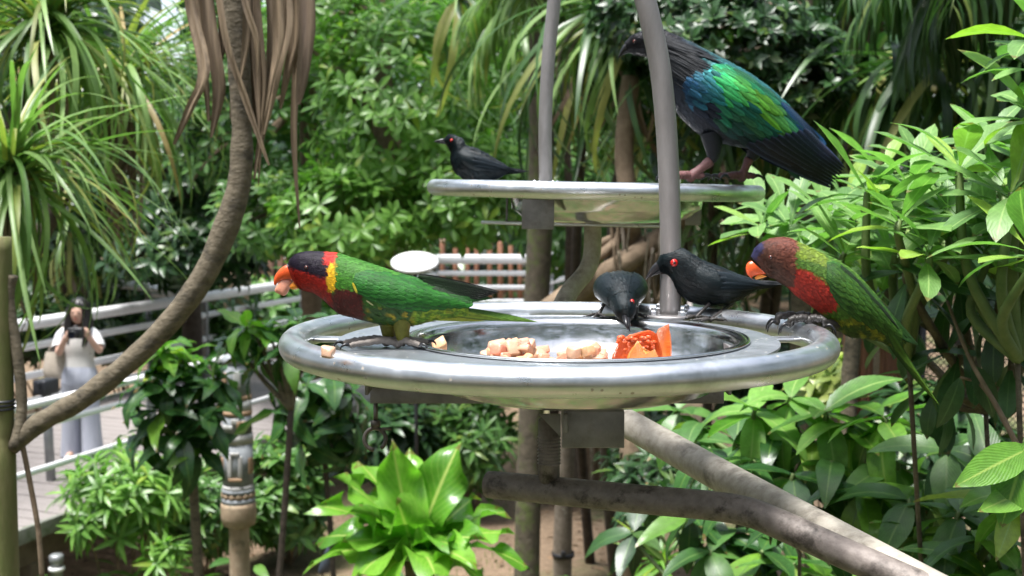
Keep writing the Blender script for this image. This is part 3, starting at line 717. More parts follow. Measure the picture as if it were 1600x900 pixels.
# ---- left: pandanus heads, the curved branch with its dead leaves, the pole
strap_plant('pandanus', 'big pandanus head with drooping green blades at the picture\'s left edge', 20, 265, 4.6, 190, .80, .025, {'strap': 9, 'strap_old': 1}, (-.5, 1.45), None, True, .05, bark_dark, (.8, 1.5, 2.1, 2.7), dead=10, dead_len=.5, base=Vector((-3.1, 4.9, -.05)))
strap_plant('pandanus', 'upper pandanus head with upright pale green blades, left of the dry leaves', 75, 40, 5.4, 200, .95, .028, {'strap': 9, 'strap_old': 2}, (-.4, 1.45), None, True, .05, bark_dark, (.7, 1.4, 2.2, 2.8), dead=14, dead_len=.6, base=Vector((-3.6, 5.7, -.05)))
strap_plant('pandanus', 'yellowing pandanus head with brown skirt below the patch of sky', 190, 120, 7.2, 150, 1.0, .036, {'strap': 5, 'strap_old': 3}, (-.5, 1.4), None, True, .06, bark_dark, (.8, 1.5, 2.3, 2.8), dead=50, dead_len=.8, base=Vector((-4.6, 7.4, -.05)))
strap_plant('pandanus', 'shaded pandanus with hanging thin blades behind the photographer', 110, 350, 16.2, 110, 1.7, .06, {'strap': 3, 'strap_old': 2, 'strap_dk': 3}, (-1.0, 1.3), None, True, .12, bark_red, (1.4, 2.2, 2.8), dead=60, dead_len=1.6)
yb = 3.0
pl = thing('timber_pole', Vector((P(4, 500, yb).x, yb, 0)), 'algae covered upright pole at the picture\'s left edge', 'pole')
MB().tube(smooth_path([Vector((P(10, 900, yb).x, yb, -.05)), P(8, 900, yb), P(4, 640, yb), P(0, 370, yb)], 8), [.034]*12+[.027]*13, 14).build('shaft', post_green, pl)
mb = MB()
for k in range(3): v, f = lathe([(.0285, -.003), (.032, 0), (.0285, .003)], P(4, 626+k*6, yb), 20); mb.add(v, f)
mb.build('wire_tie', box_m, pl)
cb = thing('curved_tree', P(26, 690, yb), 'bare curved branch sweeping from the pole up past the dry leaves', 'tree')
path = [(18, 700), (60, 662), (130, 622), (205, 563), (268, 500), (318, 432), (352, 358), (374, 285), (378, 200), (374, 110), (368, 20), (358, -90)]
rad = [15, 20, 21, 21, 22, 23, 25, 23, 20, 21, 23, 24]
pp = smooth_path([P(a, b, yb+.0) for a, b in path], 6); rr = np.interp(np.linspace(0, 1, len(pp)), np.linspace(0, 1, len(rad)), rad)
mb = MB().tube(pp, [S(r*.80, yb)*(1+.10*mnoise.noise(Vector((i*.45, 1, 2)))) for i, r in enumerate(rr)], 16); mb.build('branch', bark, cb)
mb = MB().tube(smooth_path([P(22, 700, yb-.02), P(34, 640, yb), P(28, 560, yb), P(14, 470, yb), P(20, 430, yb)], 5), S(9, yb), 8); mb.build('side_branch', bark, cb)
MB().tube(smooth_path([P(34, 690, yb), P(48, 760, yb), P(60, 830, yb), P(66, 905, yb)], 5), S(4.5, yb), 8).build('twig', bark_red, cb)
dl = thing('dry_leaf_bunch', P(385, -60, yb), 'bunch of dead brown strap leaves hanging over the curved branch', 'leaves')
def ribbon(pts, ws, Y, twist=0.6, seed=0, fold=.35):
    A = smooth_path([(*P(a, b, Y+c),) for a, b, c in pts], 6); m = len(A); W = np.interp(np.linspace(0, 1, m), np.linspace(0, 1, len(ws)), ws); v = []; f = []
    for i in range(m):
        a = twist*math.sin(i*.35+seed)+.5*math.sin(seed*2.1); r = Vector((math.cos(a), math.sin(a), 0))*S(W[i], Y)/2; n_ = Vector((-math.sin(a), math.cos(a), 0))*S(W[i], Y)*fold
        c = Vector(A[i]); v += [c-r, c-r*.4+n_*.8, c+n_*.2, c+r*.5-n_*.5, c+r+n_*.3]
    for i in range(m-1):
        for k in range(4): f.append((i*5+k, i*5+k+1, i*5+k+6, i*5+k+5))
    return v, f
DL = [([(285, -60, 0), (300, 20, 0), (318, 110, -.03), (296, 170, -.03), (272, 226, -.02)], (14, 22, 26, 18, 6)), ([(318, -60, .03), (330, 60, .02), (342, 140, .02), (330, 215, .02)], (22, 30, 26, 5)),
      ([(335, -60, -.06), (352, 60, -.07), (385, 160, -.07), (420, 258, -.07)], (16, 18, 14, 4)), ([(300, -60, .05), (312, 50, .05), (322, 130, .04), (326, 190, .04)], (14, 20, 16, 4)),
      ([(395, -60, -.05), (402, 40, -.06), (410, 130, -.06), (404, 225, -.05)], (18, 20, 16, 5)), ([(420, -60, -.02), (428, 60, -.03), (418, 150, -.04), (397, 280, -.04)], (26, 30, 22, 4)),
      ([(440, -60, -.07), (446, 40, -.08), (430, 120, -.08), (412, 210, -.07)], (26, 30, 24, 6)), ([(458, -60, 0), (462, 50, 0), (450, 110, 0), (438, 170, 0)], (20, 24, 18, 5)),
      ([(478, -60, -.03), (480, 40, -.04), (474, 110, -.05), (466, 163, -.05)], (26, 32, 26, 8)), ([(468, -40, .02), (462, 120, .0), (459, 220, -.01), (468, 356, -.01)], (10, 15, 13, 4)),
      ([(380, -60, .02), (392, 60, .02), (400, 150, .02), (398, 210, .02)], (20, 24, 20, 6)), ([(345, -60, .06), (352, 60, .05), (364, 120, .05), (360, 185, .05)], (20, 22, 16, 4)),
      ([(402, 180, -.04), (406, 230, -.03), (404, 290, -.03)], (6, 7, 2)), ([(370, -60, -.09), (384, 10, -.1), (400, 60, -.1), (402, 120, -.09)], (12, 14, 11, 3))]
for k in range(5):
    x = rnd(345, 482); d = rnd(-.1, .1); l = rnd(110, 235); dx = rnd(-22, 14)
    DL.append(([(x+rnd(-8, 8), -60, d), (x, l*.3, d), (x+dx*.5, l*.7, d), (x+dx, l, d)], (rnd(12, 22), rnd(14, 24), rnd(8, 16), 2)))
for k, (pts, ws) in enumerate(DL):
    v, f = ribbon(pts, [q*.8 for q in ws], yb, .35, k*1.3); MB().add(v, f).build('dry_leaf', ribbon_m, dl)
MB().tube([P(360, -130, yb), P(400, -60, yb), P(480, -60, yb)], S(12, yb), 8).build('stalk', bark_red, dl)

# ---- palms and strap walls behind the feeders
frond_palm('feather_palm', 'feather palm arching over the mottled trunk, above the upper starling', 848, -40, 10.2, 11, 1.25, LM['strap'], (1.8, 5.2), (-.5, .8), 1.3, nl=28, leaflet=.5, base=Vector((P(826, 450, 10.2).x, 10.2, -.05)))
frond_palm('feather_palm', 'dark feather palm drooping into the top corner beside the pale leaves', 1660, -150, 6.0, 15, 1.35, LM['strap_dk'], (1.6, 4.6), (-.4, .7), 1.4, nl=30, leaflet=.55, lw=.04)
frond_palm('feather_palm', 'shaded feather palm right behind the curtain of strap leaves', 1330, -130, 9.0, 10, 1.4, LM['strap_dk'], (0, 6.28), (-.5, .6), 1.4, nl=28, leaflet=.6)
curtain('strap_leaf_clump', 'curtain of hanging dark blades between the two feeder poles', 880, 1060, 40, 9.0, 190, 1.5, .055, {'strap_dk': 6, 'strap': 2, 'strap_old': 1, 'dry': 1}, bark_red)
curtain('strap_leaf_clump', 'green blade curtain below the pigeon\'s tail', 1080, 1330, 130, 8.6, 200, 1.4, .06, {'strap_dk': 6, 'strap': 3, 'strap_old': 1}, bark)
curtain('strap_leaf_clump', 'long shaded blades hanging behind the pale whorled shrub', 1330, 1640, 90, 7.6, 190, 1.4, .06, {'strap_dk': 6, 'strap': 2, 'strap_old': 1}, bark)
curtain('strap_leaf_clump', 'dark lower blades below the upper feeder\'s right half', 1060, 1330, 330, 9.6, 130, 1.3, .06, {'strap_dk': 5, 'strap': 1, 'dry': 1}, bark_dark)
curtain('strap_leaf_clump', 'dry and green blades hanging behind the upper feeder\'s left half', 700, 880, 20, 12.0, 60, 1.5, .07, {'strap': 3, 'strap_dk': 3, 'strap_old': 2}, bark_red, bpx=845)

# ---- middle-ground shrubs, left to right
def croton(label, px, py, Y, tips, size, mats, stem_to=None, n=11, el=(-.5, .9)):
    b = Vector((P(stem_to or px, 450, Y).x, Y, -.03)); root = thing('croton', b, label, 'shrub', 'shrubs and low plants')
    fork = P(px, py, Y)
    MB().tube(smooth_path([b, b.lerp(fork, .5)+Vector((.02, 0, 0)), fork], 5), .02 if stem_to else .033, 9).build('trunk', bark_dark if stem_to else bark, root)
    ends = [P(x, y, Y+d) for x, y, d, m in tips]; branchy(root, fork, ends, .02, bark)
    lv = [Leaf(.17, 'lance', 6, c, .2, .25, seed=k) for k, c in enumerate((.5, 1.0, 1.5))]
    ms = {}
    for (x, y, d, mk), e in zip(tips, ends):
        for m in whorl(e, (e-fork).normalized()+Vector((0, 0, .8)), n, size, el):
            k = random.randrange(3)
            if (k, mk) not in ms: ms[(k, mk)] = lv[k].mesh('leaf', LM[mk])
            put_leaves('leaf', ms[(k, mk)], [m], root)
    return root
croton('croton with bright green top and dark drooping leaves before the boardwalk', 298, 700, 8.2,
       [(255, 545, -.05, 'croton_top'), (285, 560, .1, 'croton_top'), (225, 600, -.1, 'croton'), (300, 590, -.1, 'croton'), (250, 640, -.2, 'croton'), (320, 640, -.15, 'croton'), (285, 680, -.25, 'croton'), (225, 670, 0, 'croton'), (265, 600, -.2, 'croton'), (310, 700, -.1, 'croton'), (340, 590, 0, 'croton'), (280, 640, .2, 'croton')], .34, None)
croton('croton with broad glossy leaves just behind the ring\'s left end', 455, 640, 7.4,
       [(420, 520, 0, 'croton_top'), (465, 500, 0, 'croton'), (500, 520, .1, 'croton'), (385, 510, 0, 'croton_top'), (360, 530, .1, 'croton'), (450, 545, -.1, 'croton'), (405, 560, .1, 'croton')], .28, None, 392, n=9)
croton('dark shrub with long drooping leaves under the ring\'s left side', 500, 640, 8.6,
       [(440, 590, 0, 'croton'), (480, 600, -.1, 'croton'), (520, 590, 0, 'croton'), (550, 610, 0, 'croton'), (460, 650, -.1, 'croton'), (510, 660, -.1, 'croton'), (555, 660, 0, 'croton'), (430, 640, .1, 'croton'), (470, 690, -.1, 'croton'), (520, 700, -.1, 'croton'), (560, 700, 0, 'croton')], .36, None, 520, n=10, el=(-1.1, .4))
bush('leafy_shrub', 'light green leafy shrub below the boardwalk edge', 200, 770, 9.8, 110, 75, .7, 130, 8, .22, LF['palmate'], LM['bright'], 90)
bush('leafy_shrub', 'small bright sapling at the foot of the totem post\'s left side', 255, 868, 9.3, 35, 30, .2, 14, 8, .2, LF['palmate'], LM['bright'], 40)
bush('leafy_shrub', 'mid green shrub filling the gap between croton and totem post', 320, 790, 10.6, 90, 80, .6, 120, 8, .22, LF['palmate'], LM['mid'], 60)
bush('leafy_shrub', 'dense green shrub right of the totem post', 450, 770, 11.2, 85, 90, .8, 200, 8, .2, LF['lance'], LM['mid'], 90)
bush('leafy_shrub', 'dusky shrub under the hanging metal ring', 620, 690, 12.6, 80, 70, .8, 170, 8, .24, LF['lance'], LM['dark'], 60)
bush('leafy_shrub', 'dusky shrub with spreading leaf stars left of the mottled trunk', 740, 680, 13.0, 75, 75, .7, 150, 8, .26, LF['palmate'], LM['mid'], 60)
bush('leafy_shrub', 'low dark hedge beyond the clearing, below the boardwalk bend', 560, 560, 20, 230, 70, 1.0, 260, 8, .3, LF['lance'], LM['dark'], 20)
bush('leafy_shrub', 'round green bush in front of the orange stakes', 640, 400, 25, 50, 45, .8, 90, 8, .35, LF['palmate'], LM['mid'], 20)
bush('leafy_shrub', 'dark fern like shrub below the reader board', 700, 520, 23, 150, 60, .8, 160, 8, .35, LF['palmate'], LM['mid'], 20)
bush('leafy_shrub', 'dark shrub between the root mass and the thick pipes', 1010, 700, 10.5, 70, 75, .7, 150, 8, .2, LF['lance'], LM['dark'], 50)
bush('leafy_shrub', 'blue green shrub far under the feeder\'s right bar', 1040, 740, 8.0, 90, 90, .7, 170, 8, .17, LF['palmate'], LM['dark'], 80)

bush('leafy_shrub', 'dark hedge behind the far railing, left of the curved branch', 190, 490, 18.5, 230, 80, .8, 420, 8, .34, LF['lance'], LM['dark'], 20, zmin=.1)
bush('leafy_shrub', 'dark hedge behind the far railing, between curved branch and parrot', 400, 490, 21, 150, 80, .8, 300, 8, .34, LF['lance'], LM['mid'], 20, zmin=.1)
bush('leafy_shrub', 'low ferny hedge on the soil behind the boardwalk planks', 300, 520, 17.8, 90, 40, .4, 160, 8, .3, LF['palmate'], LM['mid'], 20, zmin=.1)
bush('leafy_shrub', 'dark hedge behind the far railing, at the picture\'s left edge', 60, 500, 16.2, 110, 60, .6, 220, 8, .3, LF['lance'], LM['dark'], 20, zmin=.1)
# nest fern at the bottom
Y = 5.6; c = P(648, 870, Y); root = thing('nest_fern', (c.x, Y, -.03), 'glowing green nest fern with broad wavy leaves below the feeder', 'fern')
MB().tube(smooth_path([Vector((c.x+.03, Y, -.05)), Vector((c.x+.05, Y, 1.0)), c+Vector((.02, 0, 0))], 6), [.09]*7+[.07]*6, 12).build('trunk', bark_red, root)
NL = [(500, 840, .1, 1.0, 60), (790, 800, .3, .8, 52), (560, 720, .35, .6, 58), (545, 800, -.35, .9, 60), (735, 880, -.45, 1.1, 54), (612, 690, -.05, .5, 62), (720, 690, .15, .7, 66), (520, 745, 0, .9, 70), (495, 790, -.25, .9, 72), (700, 770, .3, .3, 46), (745, 775, .2, .5, 50), (805, 835, .0, 1.0, 50), (760, 845, -.3, 1.1, 56), (530, 850, -.3, 1.1, 54), (478, 890, -.1, 1.4, 60), (560, 905, -.45, 1.3, 60), (830, 892, -.1, 1.4, 50), (680, 900, -.5, 1.2, 56), (620, 780, -.3, .5, 64), (585, 760, .3, .6, 60), (660, 740, .35, .4, 56), (640, 700, .3, .4, 50), (700, 850, -.4, .9, 56), (590, 930, -.4, 1.5, 60), (760, 920, -.3, 1.4, 54)]
for k, (x, y, d, cu, wpx) in enumerate(NL):
    tip = P(x, y, Y+d*.8); dv = tip-c; L = dv.length*1.08 + .02
    lf = Leaf(S(wpx*1.35, Y)/2/L, 'nest', 16, cu*.8, .22, .55, seed=k*3+1, cols=3)
    # aim so that the curved blade still ends at the tip
    e = lf.V[-4]; chord = Vector(e); base_d = Vector((0, 1, 0)); R0 = frame(dv, (0, 0, 1) if abs(dv.normalized().z) < .8 else (0, -1, .3), rnd(-.3, .3))
    Rc = chord.normalized().rotation_difference(base_d).to_matrix(); put_leaves('leaf', lf.mesh('leaf', LM['nest']), [(c, R0 @ Rc, dv.length/chord.length)], root)

# strap tuft low right of centre
strap_plant('strap_tuft', 'tuft of narrow green blades below the bent pipe', 1035, 880, 6.0, 34, .36, .03, {'bright': 4, 'strap': 1}, (-.2, 1.4), None, True, .03, bark_red, (.3, .7, 1.1))
strap_plant('strap_tuft', 'pale strap tuft low beneath the pipe joint', 1290, 905, 4.2, 30, .34, .035, {'bright': 3, 'strap': 2}, (-.1, 1.3), None, True, .03, bark_red, (.4, .8, 1.2))

# ---- right: whorled shrub close to the feeder
def whorl_shrub(name, label, base, tips, size, lv, n=10, el=(-.1, 1.0), smat=stem_g, sr=.008, cat='shrub', fork=None):
    root = thing(name, base, label, cat, 'shrubs beside the feeder')
    ms = {}
    ends = [P(x, y, Y) for x, y, Y, m, *r in tips]
    mid = fork if fork is not None else base + Vector((0, 0, 1.4))
    MB().tube(smooth_path([base, base.lerp(mid, .5)+Vector((.03, .02, 0)), mid], 5), sr*.6, 8).build('stem', bark, root)
    for e in ends:
        d = e-mid; pts = smooth_path([mid, mid+d*.5+Vector((rnd(-.04, .04), rnd(-.04, .04), -.02)), e-Vector((0, 0, .03)), e], 5); k = len(pts)
        MB().tube(pts, [sr*(1.3-.7*i/(k-1)) for i in range(k)], 6).build('branch', smat, root)
    for (x, y, Y, mk, *r), e in zip(tips, ends):
        sz = size*(r[0] if r else 1); ax = Vector((rnd(-.25, .25), rnd(-.35, .1), 1)) if len(r) < 2 else Vector(r[1])
        for m in whorl(e, ax, n, sz, el if len(r) < 3 else r[2]):
            k = random.randrange(len(lv))
            if (k, mk) not in ms: ms[(k, mk)] = lv[k].mesh('leaf', LM[mk])
            put_leaves('leaf', ms[(k, mk)], [m], root)
    return root
WL = [Leaf(.15, 'obov', 7, c, .22, .05, seed=k) for k, c in enumerate((.15, .5, .9))]
b1 = Vector((P(1540, 600, 3.3).x, 3.3, -.03))
whorl_shrub('whorled_shrub', 'pale green shrub with whorls of paddle leaves behind the reddish brown parrot', b1,
    [(1355, 300, 2.15, 'whorl'), (1295, 340, 2.5, 'whorl'), (1405, 345, 2.0, 'whorl'), (1235, 352, 2.55, 'whorl', .9), (1320, 395, 2.2, 'whorl', .9), (1450, 395, 1.95, 'whorl', .9), (1380, 270, 2.4, 'whorl', .9), (1330, 440, 2.5, 'whorl', .8), (1260, 400, 2.5, 'whorl', .8), (1225, 330, 2.75, 'whorl'), (1190, 352, 2.6, 'whorl', .9), (1420, 290, 2.2, 'whorl'), (1355, 350, 2.3, 'whorl'), (1320, 310, 2.7, 'whorl', .8), (1440, 340, 2.4, 'whorl'), (1390, 400, 2.3, 'whorl'), (1480, 370, 2.1, 'whorl')],
    .145, WL, 11, fork=P(1420, 560, 2.2))
b2_ = Vector((P(1720, 600, 2.4).x, 2.4, -.03))
whorl_shrub('whorled_shrub', 'tall pale shrub with whorled paddle leaves at the picture\'s right edge', b2_,
    [(1500, 260, 2.0, 'whorl'), (1580, 300, 1.9, 'whorl'), (1545, 215, 2.2, 'whorl', .9), (1620, 180, 1.9, 'whorl'), (1610, 390, 1.8, 'whorl'), (1500, 340, 2.1, 'whorl'), (1560, 350, 2.2, 'whorl'), (1640, 110, 1.85, 'whorl', .9), (1470, 300, 2.4, 'whorl', .9), (1530, 300, 2.3, 'whorl'), (1600, 250, 2.2, 'whorl'), (1540, 390, 2.0, 'whorl'), (1590, 340, 2.0, 'whorl'), (1440, 260, 2.4, 'whorl', .9), (1630, 60, 1.9, 'whorl')],
    .145, WL, 11, fork=P(1590, 560, 1.95))
whorl_shrub('whorled_shrub', 'grey green old foliage hanging under the pale whorls, right of the parrot\'s tail', Vector((P(1680, 600, 2.8).x, 2.8, -.03)),
    [(1420, 420, 2.1, 'whorl_old'), (1500, 430, 2.2, 'whorl_old'), (1560, 470, 2.1, 'whorl_old'), (1420, 500, 2.4, 'whorl_old'), (1500, 540, 2.2, 'whorl_old'), (1580, 560, 2.1, 'whorl_old'), (1390, 440, 2.5, 'whorl_old'), (1470, 590, 2.4, 'whorl_old'), (1590, 420, 2.3, 'whorl_old')],
    .15, WL, 8, (-1.1, .3), bark, fork=P(1540, 640, 2.3))
DLv = [Leaf(.17, 'lance', 7, c, .25, .08, seed=k) for k, c in enumerate((.4, .8, 1.2))]
whorl_shrub('drooping_shrub', 'bright green shrub with long pointed leaves between ring and thick pipes', Vector((P(1250, 700, 3.0).x, 3.1, -.03)),
    [(1180, 640, 3.0, 'bright'), (1235, 620, 3.0, 'bright'), (1290, 640, 2.9, 'bright'), (1150, 690, 3.2, 'mid'), (1210, 680, 3.0, 'croton'), (1270, 690, 3.0, 'bright'), (1100, 660, 3.4, 'mid'), (1060, 640, 3.6, 'mid'), (1330, 660, 2.9, 'croton_top'), (1380, 650, 2.8, 'croton_top')],
    .2, DLv, 8, (-.7, .6), fork=P(1250, 760, 3.1))
whorl_shrub('drooping_shrub', 'dark green shrub with hanging pointed leaves behind the thick pipes', Vector((P(1320, 760, 2.8).x, 2.9, -.03)),
    [(1180, 720, 2.9, 'croton'), (1240, 740, 2.8, 'croton'), (1300, 720, 2.8, 'mid'), (1350, 760, 2.7, 'croton'), (1400, 720, 2.8, 'mid'), (1420, 780, 2.6, 'mid'), (1110, 700, 3.2, 'croton'), (1290, 790, 2.8, 'croton'), (1460, 740, 2.7, 'mid')],
    .2, DLv, 8, (-1.1, .3), fork=P(1350, 860, 2.9))
whorl_shrub('drooping_shrub', 'mixed green shrub filling the bottom right corner', Vector((P(1520, 860, 2.4).x, 2.5, -.03)),
    [(1500, 800, 2.4, 'mid'), (1560, 840, 2.3, 'mid'), (1440, 830, 2.6, 'bright'), (1500, 870, 2.4, 'mid'), (1590, 780, 2.2, 'bright'), (1550, 740, 2.5, 'mid'), (1480, 700, 2.6, 'mid'), (1590, 890, 2.2, 'bright'), (1400, 860, 2.7, 'mid'), (1540, 900, 2.3, 'bright')],
    .17, DLv, 8, (-.6, .7), fork=P(1540, 960, 2.5))
whorl_shrub('drooping_shrub', 'dark leafy shrub low left of the joined pipes', Vector((P(1120, 900, 4.0).x, 4.1, -.03)),
    [(1080, 800, 4.0, 'croton'), (1140, 830, 4.0, 'croton'), (1190, 860, 3.9, 'croton'), (1240, 880, 3.8, 'mid'), (1150, 890, 4.0, 'mid'), (990, 830, 4.4, 'dark'), (1040, 760, 4.6, 'dark'), (1110, 860, 3.9, 'mid'), (1200, 810, 4.2, 'croton')],
    .24, DLv, 9, (-.9, .5), fork=P(1130, 980, 4.1))
bush('variegated_shrub', 'small yellow variegated shrub under the ring\'s right end', 1290, 590, 5.5, 42, 45, .3, 46, 8, .13, LF['lance'], LM['variegated'], 50)
bush('leafy_shrub', 'shaded shrub behind the netting and the hanging leaves', 1450, 680, 4.7, 110, 90, .35, 120, 8, .16, LF['lance'], LM['dark'], 60)
bush('leafy_shrub', 'deep shade shrub behind the ring\'s right end, below the strap curtain', 1180, 560, 10.5, 150, 80, .8, 190, 8, .26, LF['lance'], LM['vdark'], 20)
tr_ = thing('slender_tree', Vector((P(1327, 600, 5.0).x, 5.0, -.03)), 'thin mottled sapling trunk standing under the ring\'s right end', 'tree')
MB().tube(smooth_path([Vector((P(1325, 900, 5.0).x, 5.0, -.05)), P(1325, 700, 5.0), P(1330, 560, 5.0), P(1345, 450, 5.0)], 6), S(13, 5.0), 10).build('trunk', bark, tr_)
cl = crown(tr_, P(1370, 400, 5.0), (.3, .3, .25), 40, 8, .16, LF['lance'], LM['mid'], n_obj=20)
tw = thing('bare_branch', P(1600, 715, 1.9), 'thin brown branch leaning in from the right edge', 'branch')
MB().tube(smooth_path([P(1610, 735, 1.9), P(1560, 640, 1.95), P(1515, 560, 2.0), P(1480, 470, 2.05)], 6), [S(5.5, 1.9)*(1-.5*i/18) for i in range(19)], 8).build('stem', bark_red, tw)
MB().tube(smooth_path([P(1560, 640, 1.95), P(1530, 600, 2.0), P(1500, 590, 2.0)], 5), S(2.5, 1.9), 6).build('twig', bark_red, tw)
put_leaves('leaf', DLv[1].mesh('leaf', LM['whorl_old']), [(P(1500, 590, 2.0), frame((-.3, -.2, -1), (0, -1, 0)), .1), (P(1480, 470, 2.05), frame((-.4, -.2, .6), (0, -.5, 1)), .12), (P(1520, 570, 2.0), frame((.4, -.2, -.8), (0, -1, 0)), .11)], tw)
# big leaf by the right edge
bl = thing('big_leaf_plant', Vector((P(1590, 900, 1.6).x, 1.65, 0)), 'large bright veined leaf hanging at the lower right edge', 'plant', 'shrubs beside the feeder')
MB().tube(smooth_path([Vector((P(1640, 900, 1.65).x, 1.7, -.02)), P(1650, 900, 1.65), P(1625, 720, 1.65), P(1605, 690, 1.6)], 6), .006, 7).build('stem', stem_g, bl)
for (x, y, x2, y2, w_) in ((1604, 692, 1568, 822, .26), (1615, 690, 1640, 820, .26), (1610, 700, 1500, 750, .2), (1622, 760, 1540, 790, .2)):
    a = P(x, y, 1.6); b = P(x2, y2, 1.55); put_leaves('leaf', Leaf(w_, 'lance', 8, .35, .15, .04, seed=3).mesh('leaf', LM['croton_top']), [(a, frame(b-a, (0, -1, .4), .2), (b-a).length)], bl)

# bare twigs on the soil
for k, (lab, pts) in enumerate((('thin bare twig arching over the soil beside the totem post', [(418, 842), (440, 858), (460, 872)]), ('thin bare twig lying on soil near the nest fern', [(462, 838), (478, 850), (484, 866)]))):
    MB_ = MB().tube(smooth_path([P(a, b, 11.2) for a, b in pts], 5), .008, 6); o = MB_.build('twig', bark_pale, None, loc=P(*pts[-1], 11.2)); tag(o, lab, 'twig')

# ------------------------------------------------------------------ carved posts
Y = 9.0; c = P(375, 900, Y); bx, by = c.x, Y
tp = thing('totem_post', (bx, by, 0), 'carved totem post with blue grey, white and orange bands beside the croton', 'post')
stone_m = surf('ochre_concrete', (0.27, 0.19, 0.12), (0.44, 0.34, 0.24), 9, 0.85, 0, 0.3, 0.01, c3=(0.15, 0.13, 0.08), s3=4)
slate_m = surf('slate_paint', (0.17, 0.185, 0.20), (0.27, 0.29, 0.31), 9, 0.8, 0, 0.3, 0.01, c3=(0.09, 0.10, 0.10), s3=5)
wht_m = surf('chalk_paint', (0.36, 0.355, 0.345), (0.47, 0.465, 0.455), 9, 0.8, 0, 0.3, 0.01, c3=(0.28, 0.26, 0.22), s3=6)
org_m = surf('rust_paint', (0.27, 0.17, 0.10), (0.38, 0.25, 0.155), 9, 0.8, 0, 0.3, 0.01)
def zz(py): return P(375, py, Y).z
def seg(name, prof, mat):   # prof: (radius px, y px)
    v, f = lathe([(S(r, Y), zz(y)) for r, y in prof], (bx, by, 0), 28, True); return MB().add(v, f).build(name, mat, tp)
seg('shaft', [(17, 1050), (16, 900), (16, 826), (17, 822)], stone_m)
seg('collar', [(17, 823), (26, 818), (28, 805), (28, 790), (27, 784)], stone_m)
seg('band', [(26.5, 785), (26.5, 776)], slate_m); seg('band', [(25, 777), (25, 768)], org_m); seg('band', [(26, 769), (26, 762)], slate_m)
seg('band', [(25, 763), (24.5, 756)], wht_m); seg('carved_section', [(24, 757), (24, 690)], slate_m); seg('band', [(24.8, 691), (25, 682), (24, 676)], wht_m)
seg('carved_section', [(23.4, 677), (23, 646)], slate_m); seg('band', [(24, 647), (24, 640)], org_m); seg('band', [(23.4, 641), (23, 622)], wht_m); seg('band', [(23.8, 623), (23.5, 616)], org_m)
seg('carved_section', [(22.5, 617), (22, 590), (21, 566)], slate_m); seg('cap', [(22, 567), (23, 562), (20, 556), (8, 553)], slate_m)
for k in range(14):     # relief: zigzag tooth ring and raised figures
    a = k*2*math.pi/14; r = S(25.4, Y); ctr = Vector((bx+math.cos(a)*r, by+math.sin(a)*r, zz(772)))
    MB().box(ctr, (.016, .03, .03), a, .004, Matrix.Rotation(a, 3, 'Z') @ Matrix.Rotation(math.radians(45), 3, 'X')).build('tooth', stone_m, tp)
for k, (a, yy, w_, h_, mt) in enumerate([(-1.9, 725, .035, .16, wht_m), (-1.2, 725, .03, .16, wht_m), (-1.55, 745, .10, .025, org_m), (-1.55, 705, .07, .025, wht_m), (-1.0, 660, .09, .05, org_m), (-2.0, 664, .09, .03, wht_m), (-1.5, 655, .05, .04, wht_m), (-1.3, 590, .05, .12, wht_m), (-2.2, 590, .04, .10, org_m), (-.4, 725, .05, .12, org_m), (-2.7, 725, .05, .12, org_m)]):
    r = S(24, Y); MB().box((bx+math.cos(a)*r, by+math.sin(a)*r, zz(yy)), (.018, w_, h_), a, .006).build('relief', mt, tp)
c = P(368, 425, 20.0); sp_ = thing('stone_post', (c.x, 20.0, 0), 'plain beige stone post standing behind the far railing', 'post')
v, f = lathe([(.21, 0), (.21, c.z-.35), (.25, c.z-.3), (.25, c.z-.03), (.22, c.z)], (c.x, 20.0, 0), 20, True); MB().add(v, f).build('shaft', stone_m, sp_)
c = P(88, 868, 9.2); bl_ = thing('path_light', (c.x, 9.2, 0), 'low grey cylinder light by the dark space under the boardwalk', 'light fixture')
v, f = lathe([(.045, 0), (.045, c.z-.06), (.055, c.z-.05), (.055, c.z), (.04, c.z+.01)], (c.x, 9.2, 0), 16, True); MB().add(v, f).build('housing', post_m, bl_)
v, f = lathe([(.05, c.z-.12), (.06, c.z-.115), (.06, c.z-.09), (.05, c.z-.085)], (c.x, 9.2, 0), 16); MB().add(v, f).build('collar', rail_m, bl_)

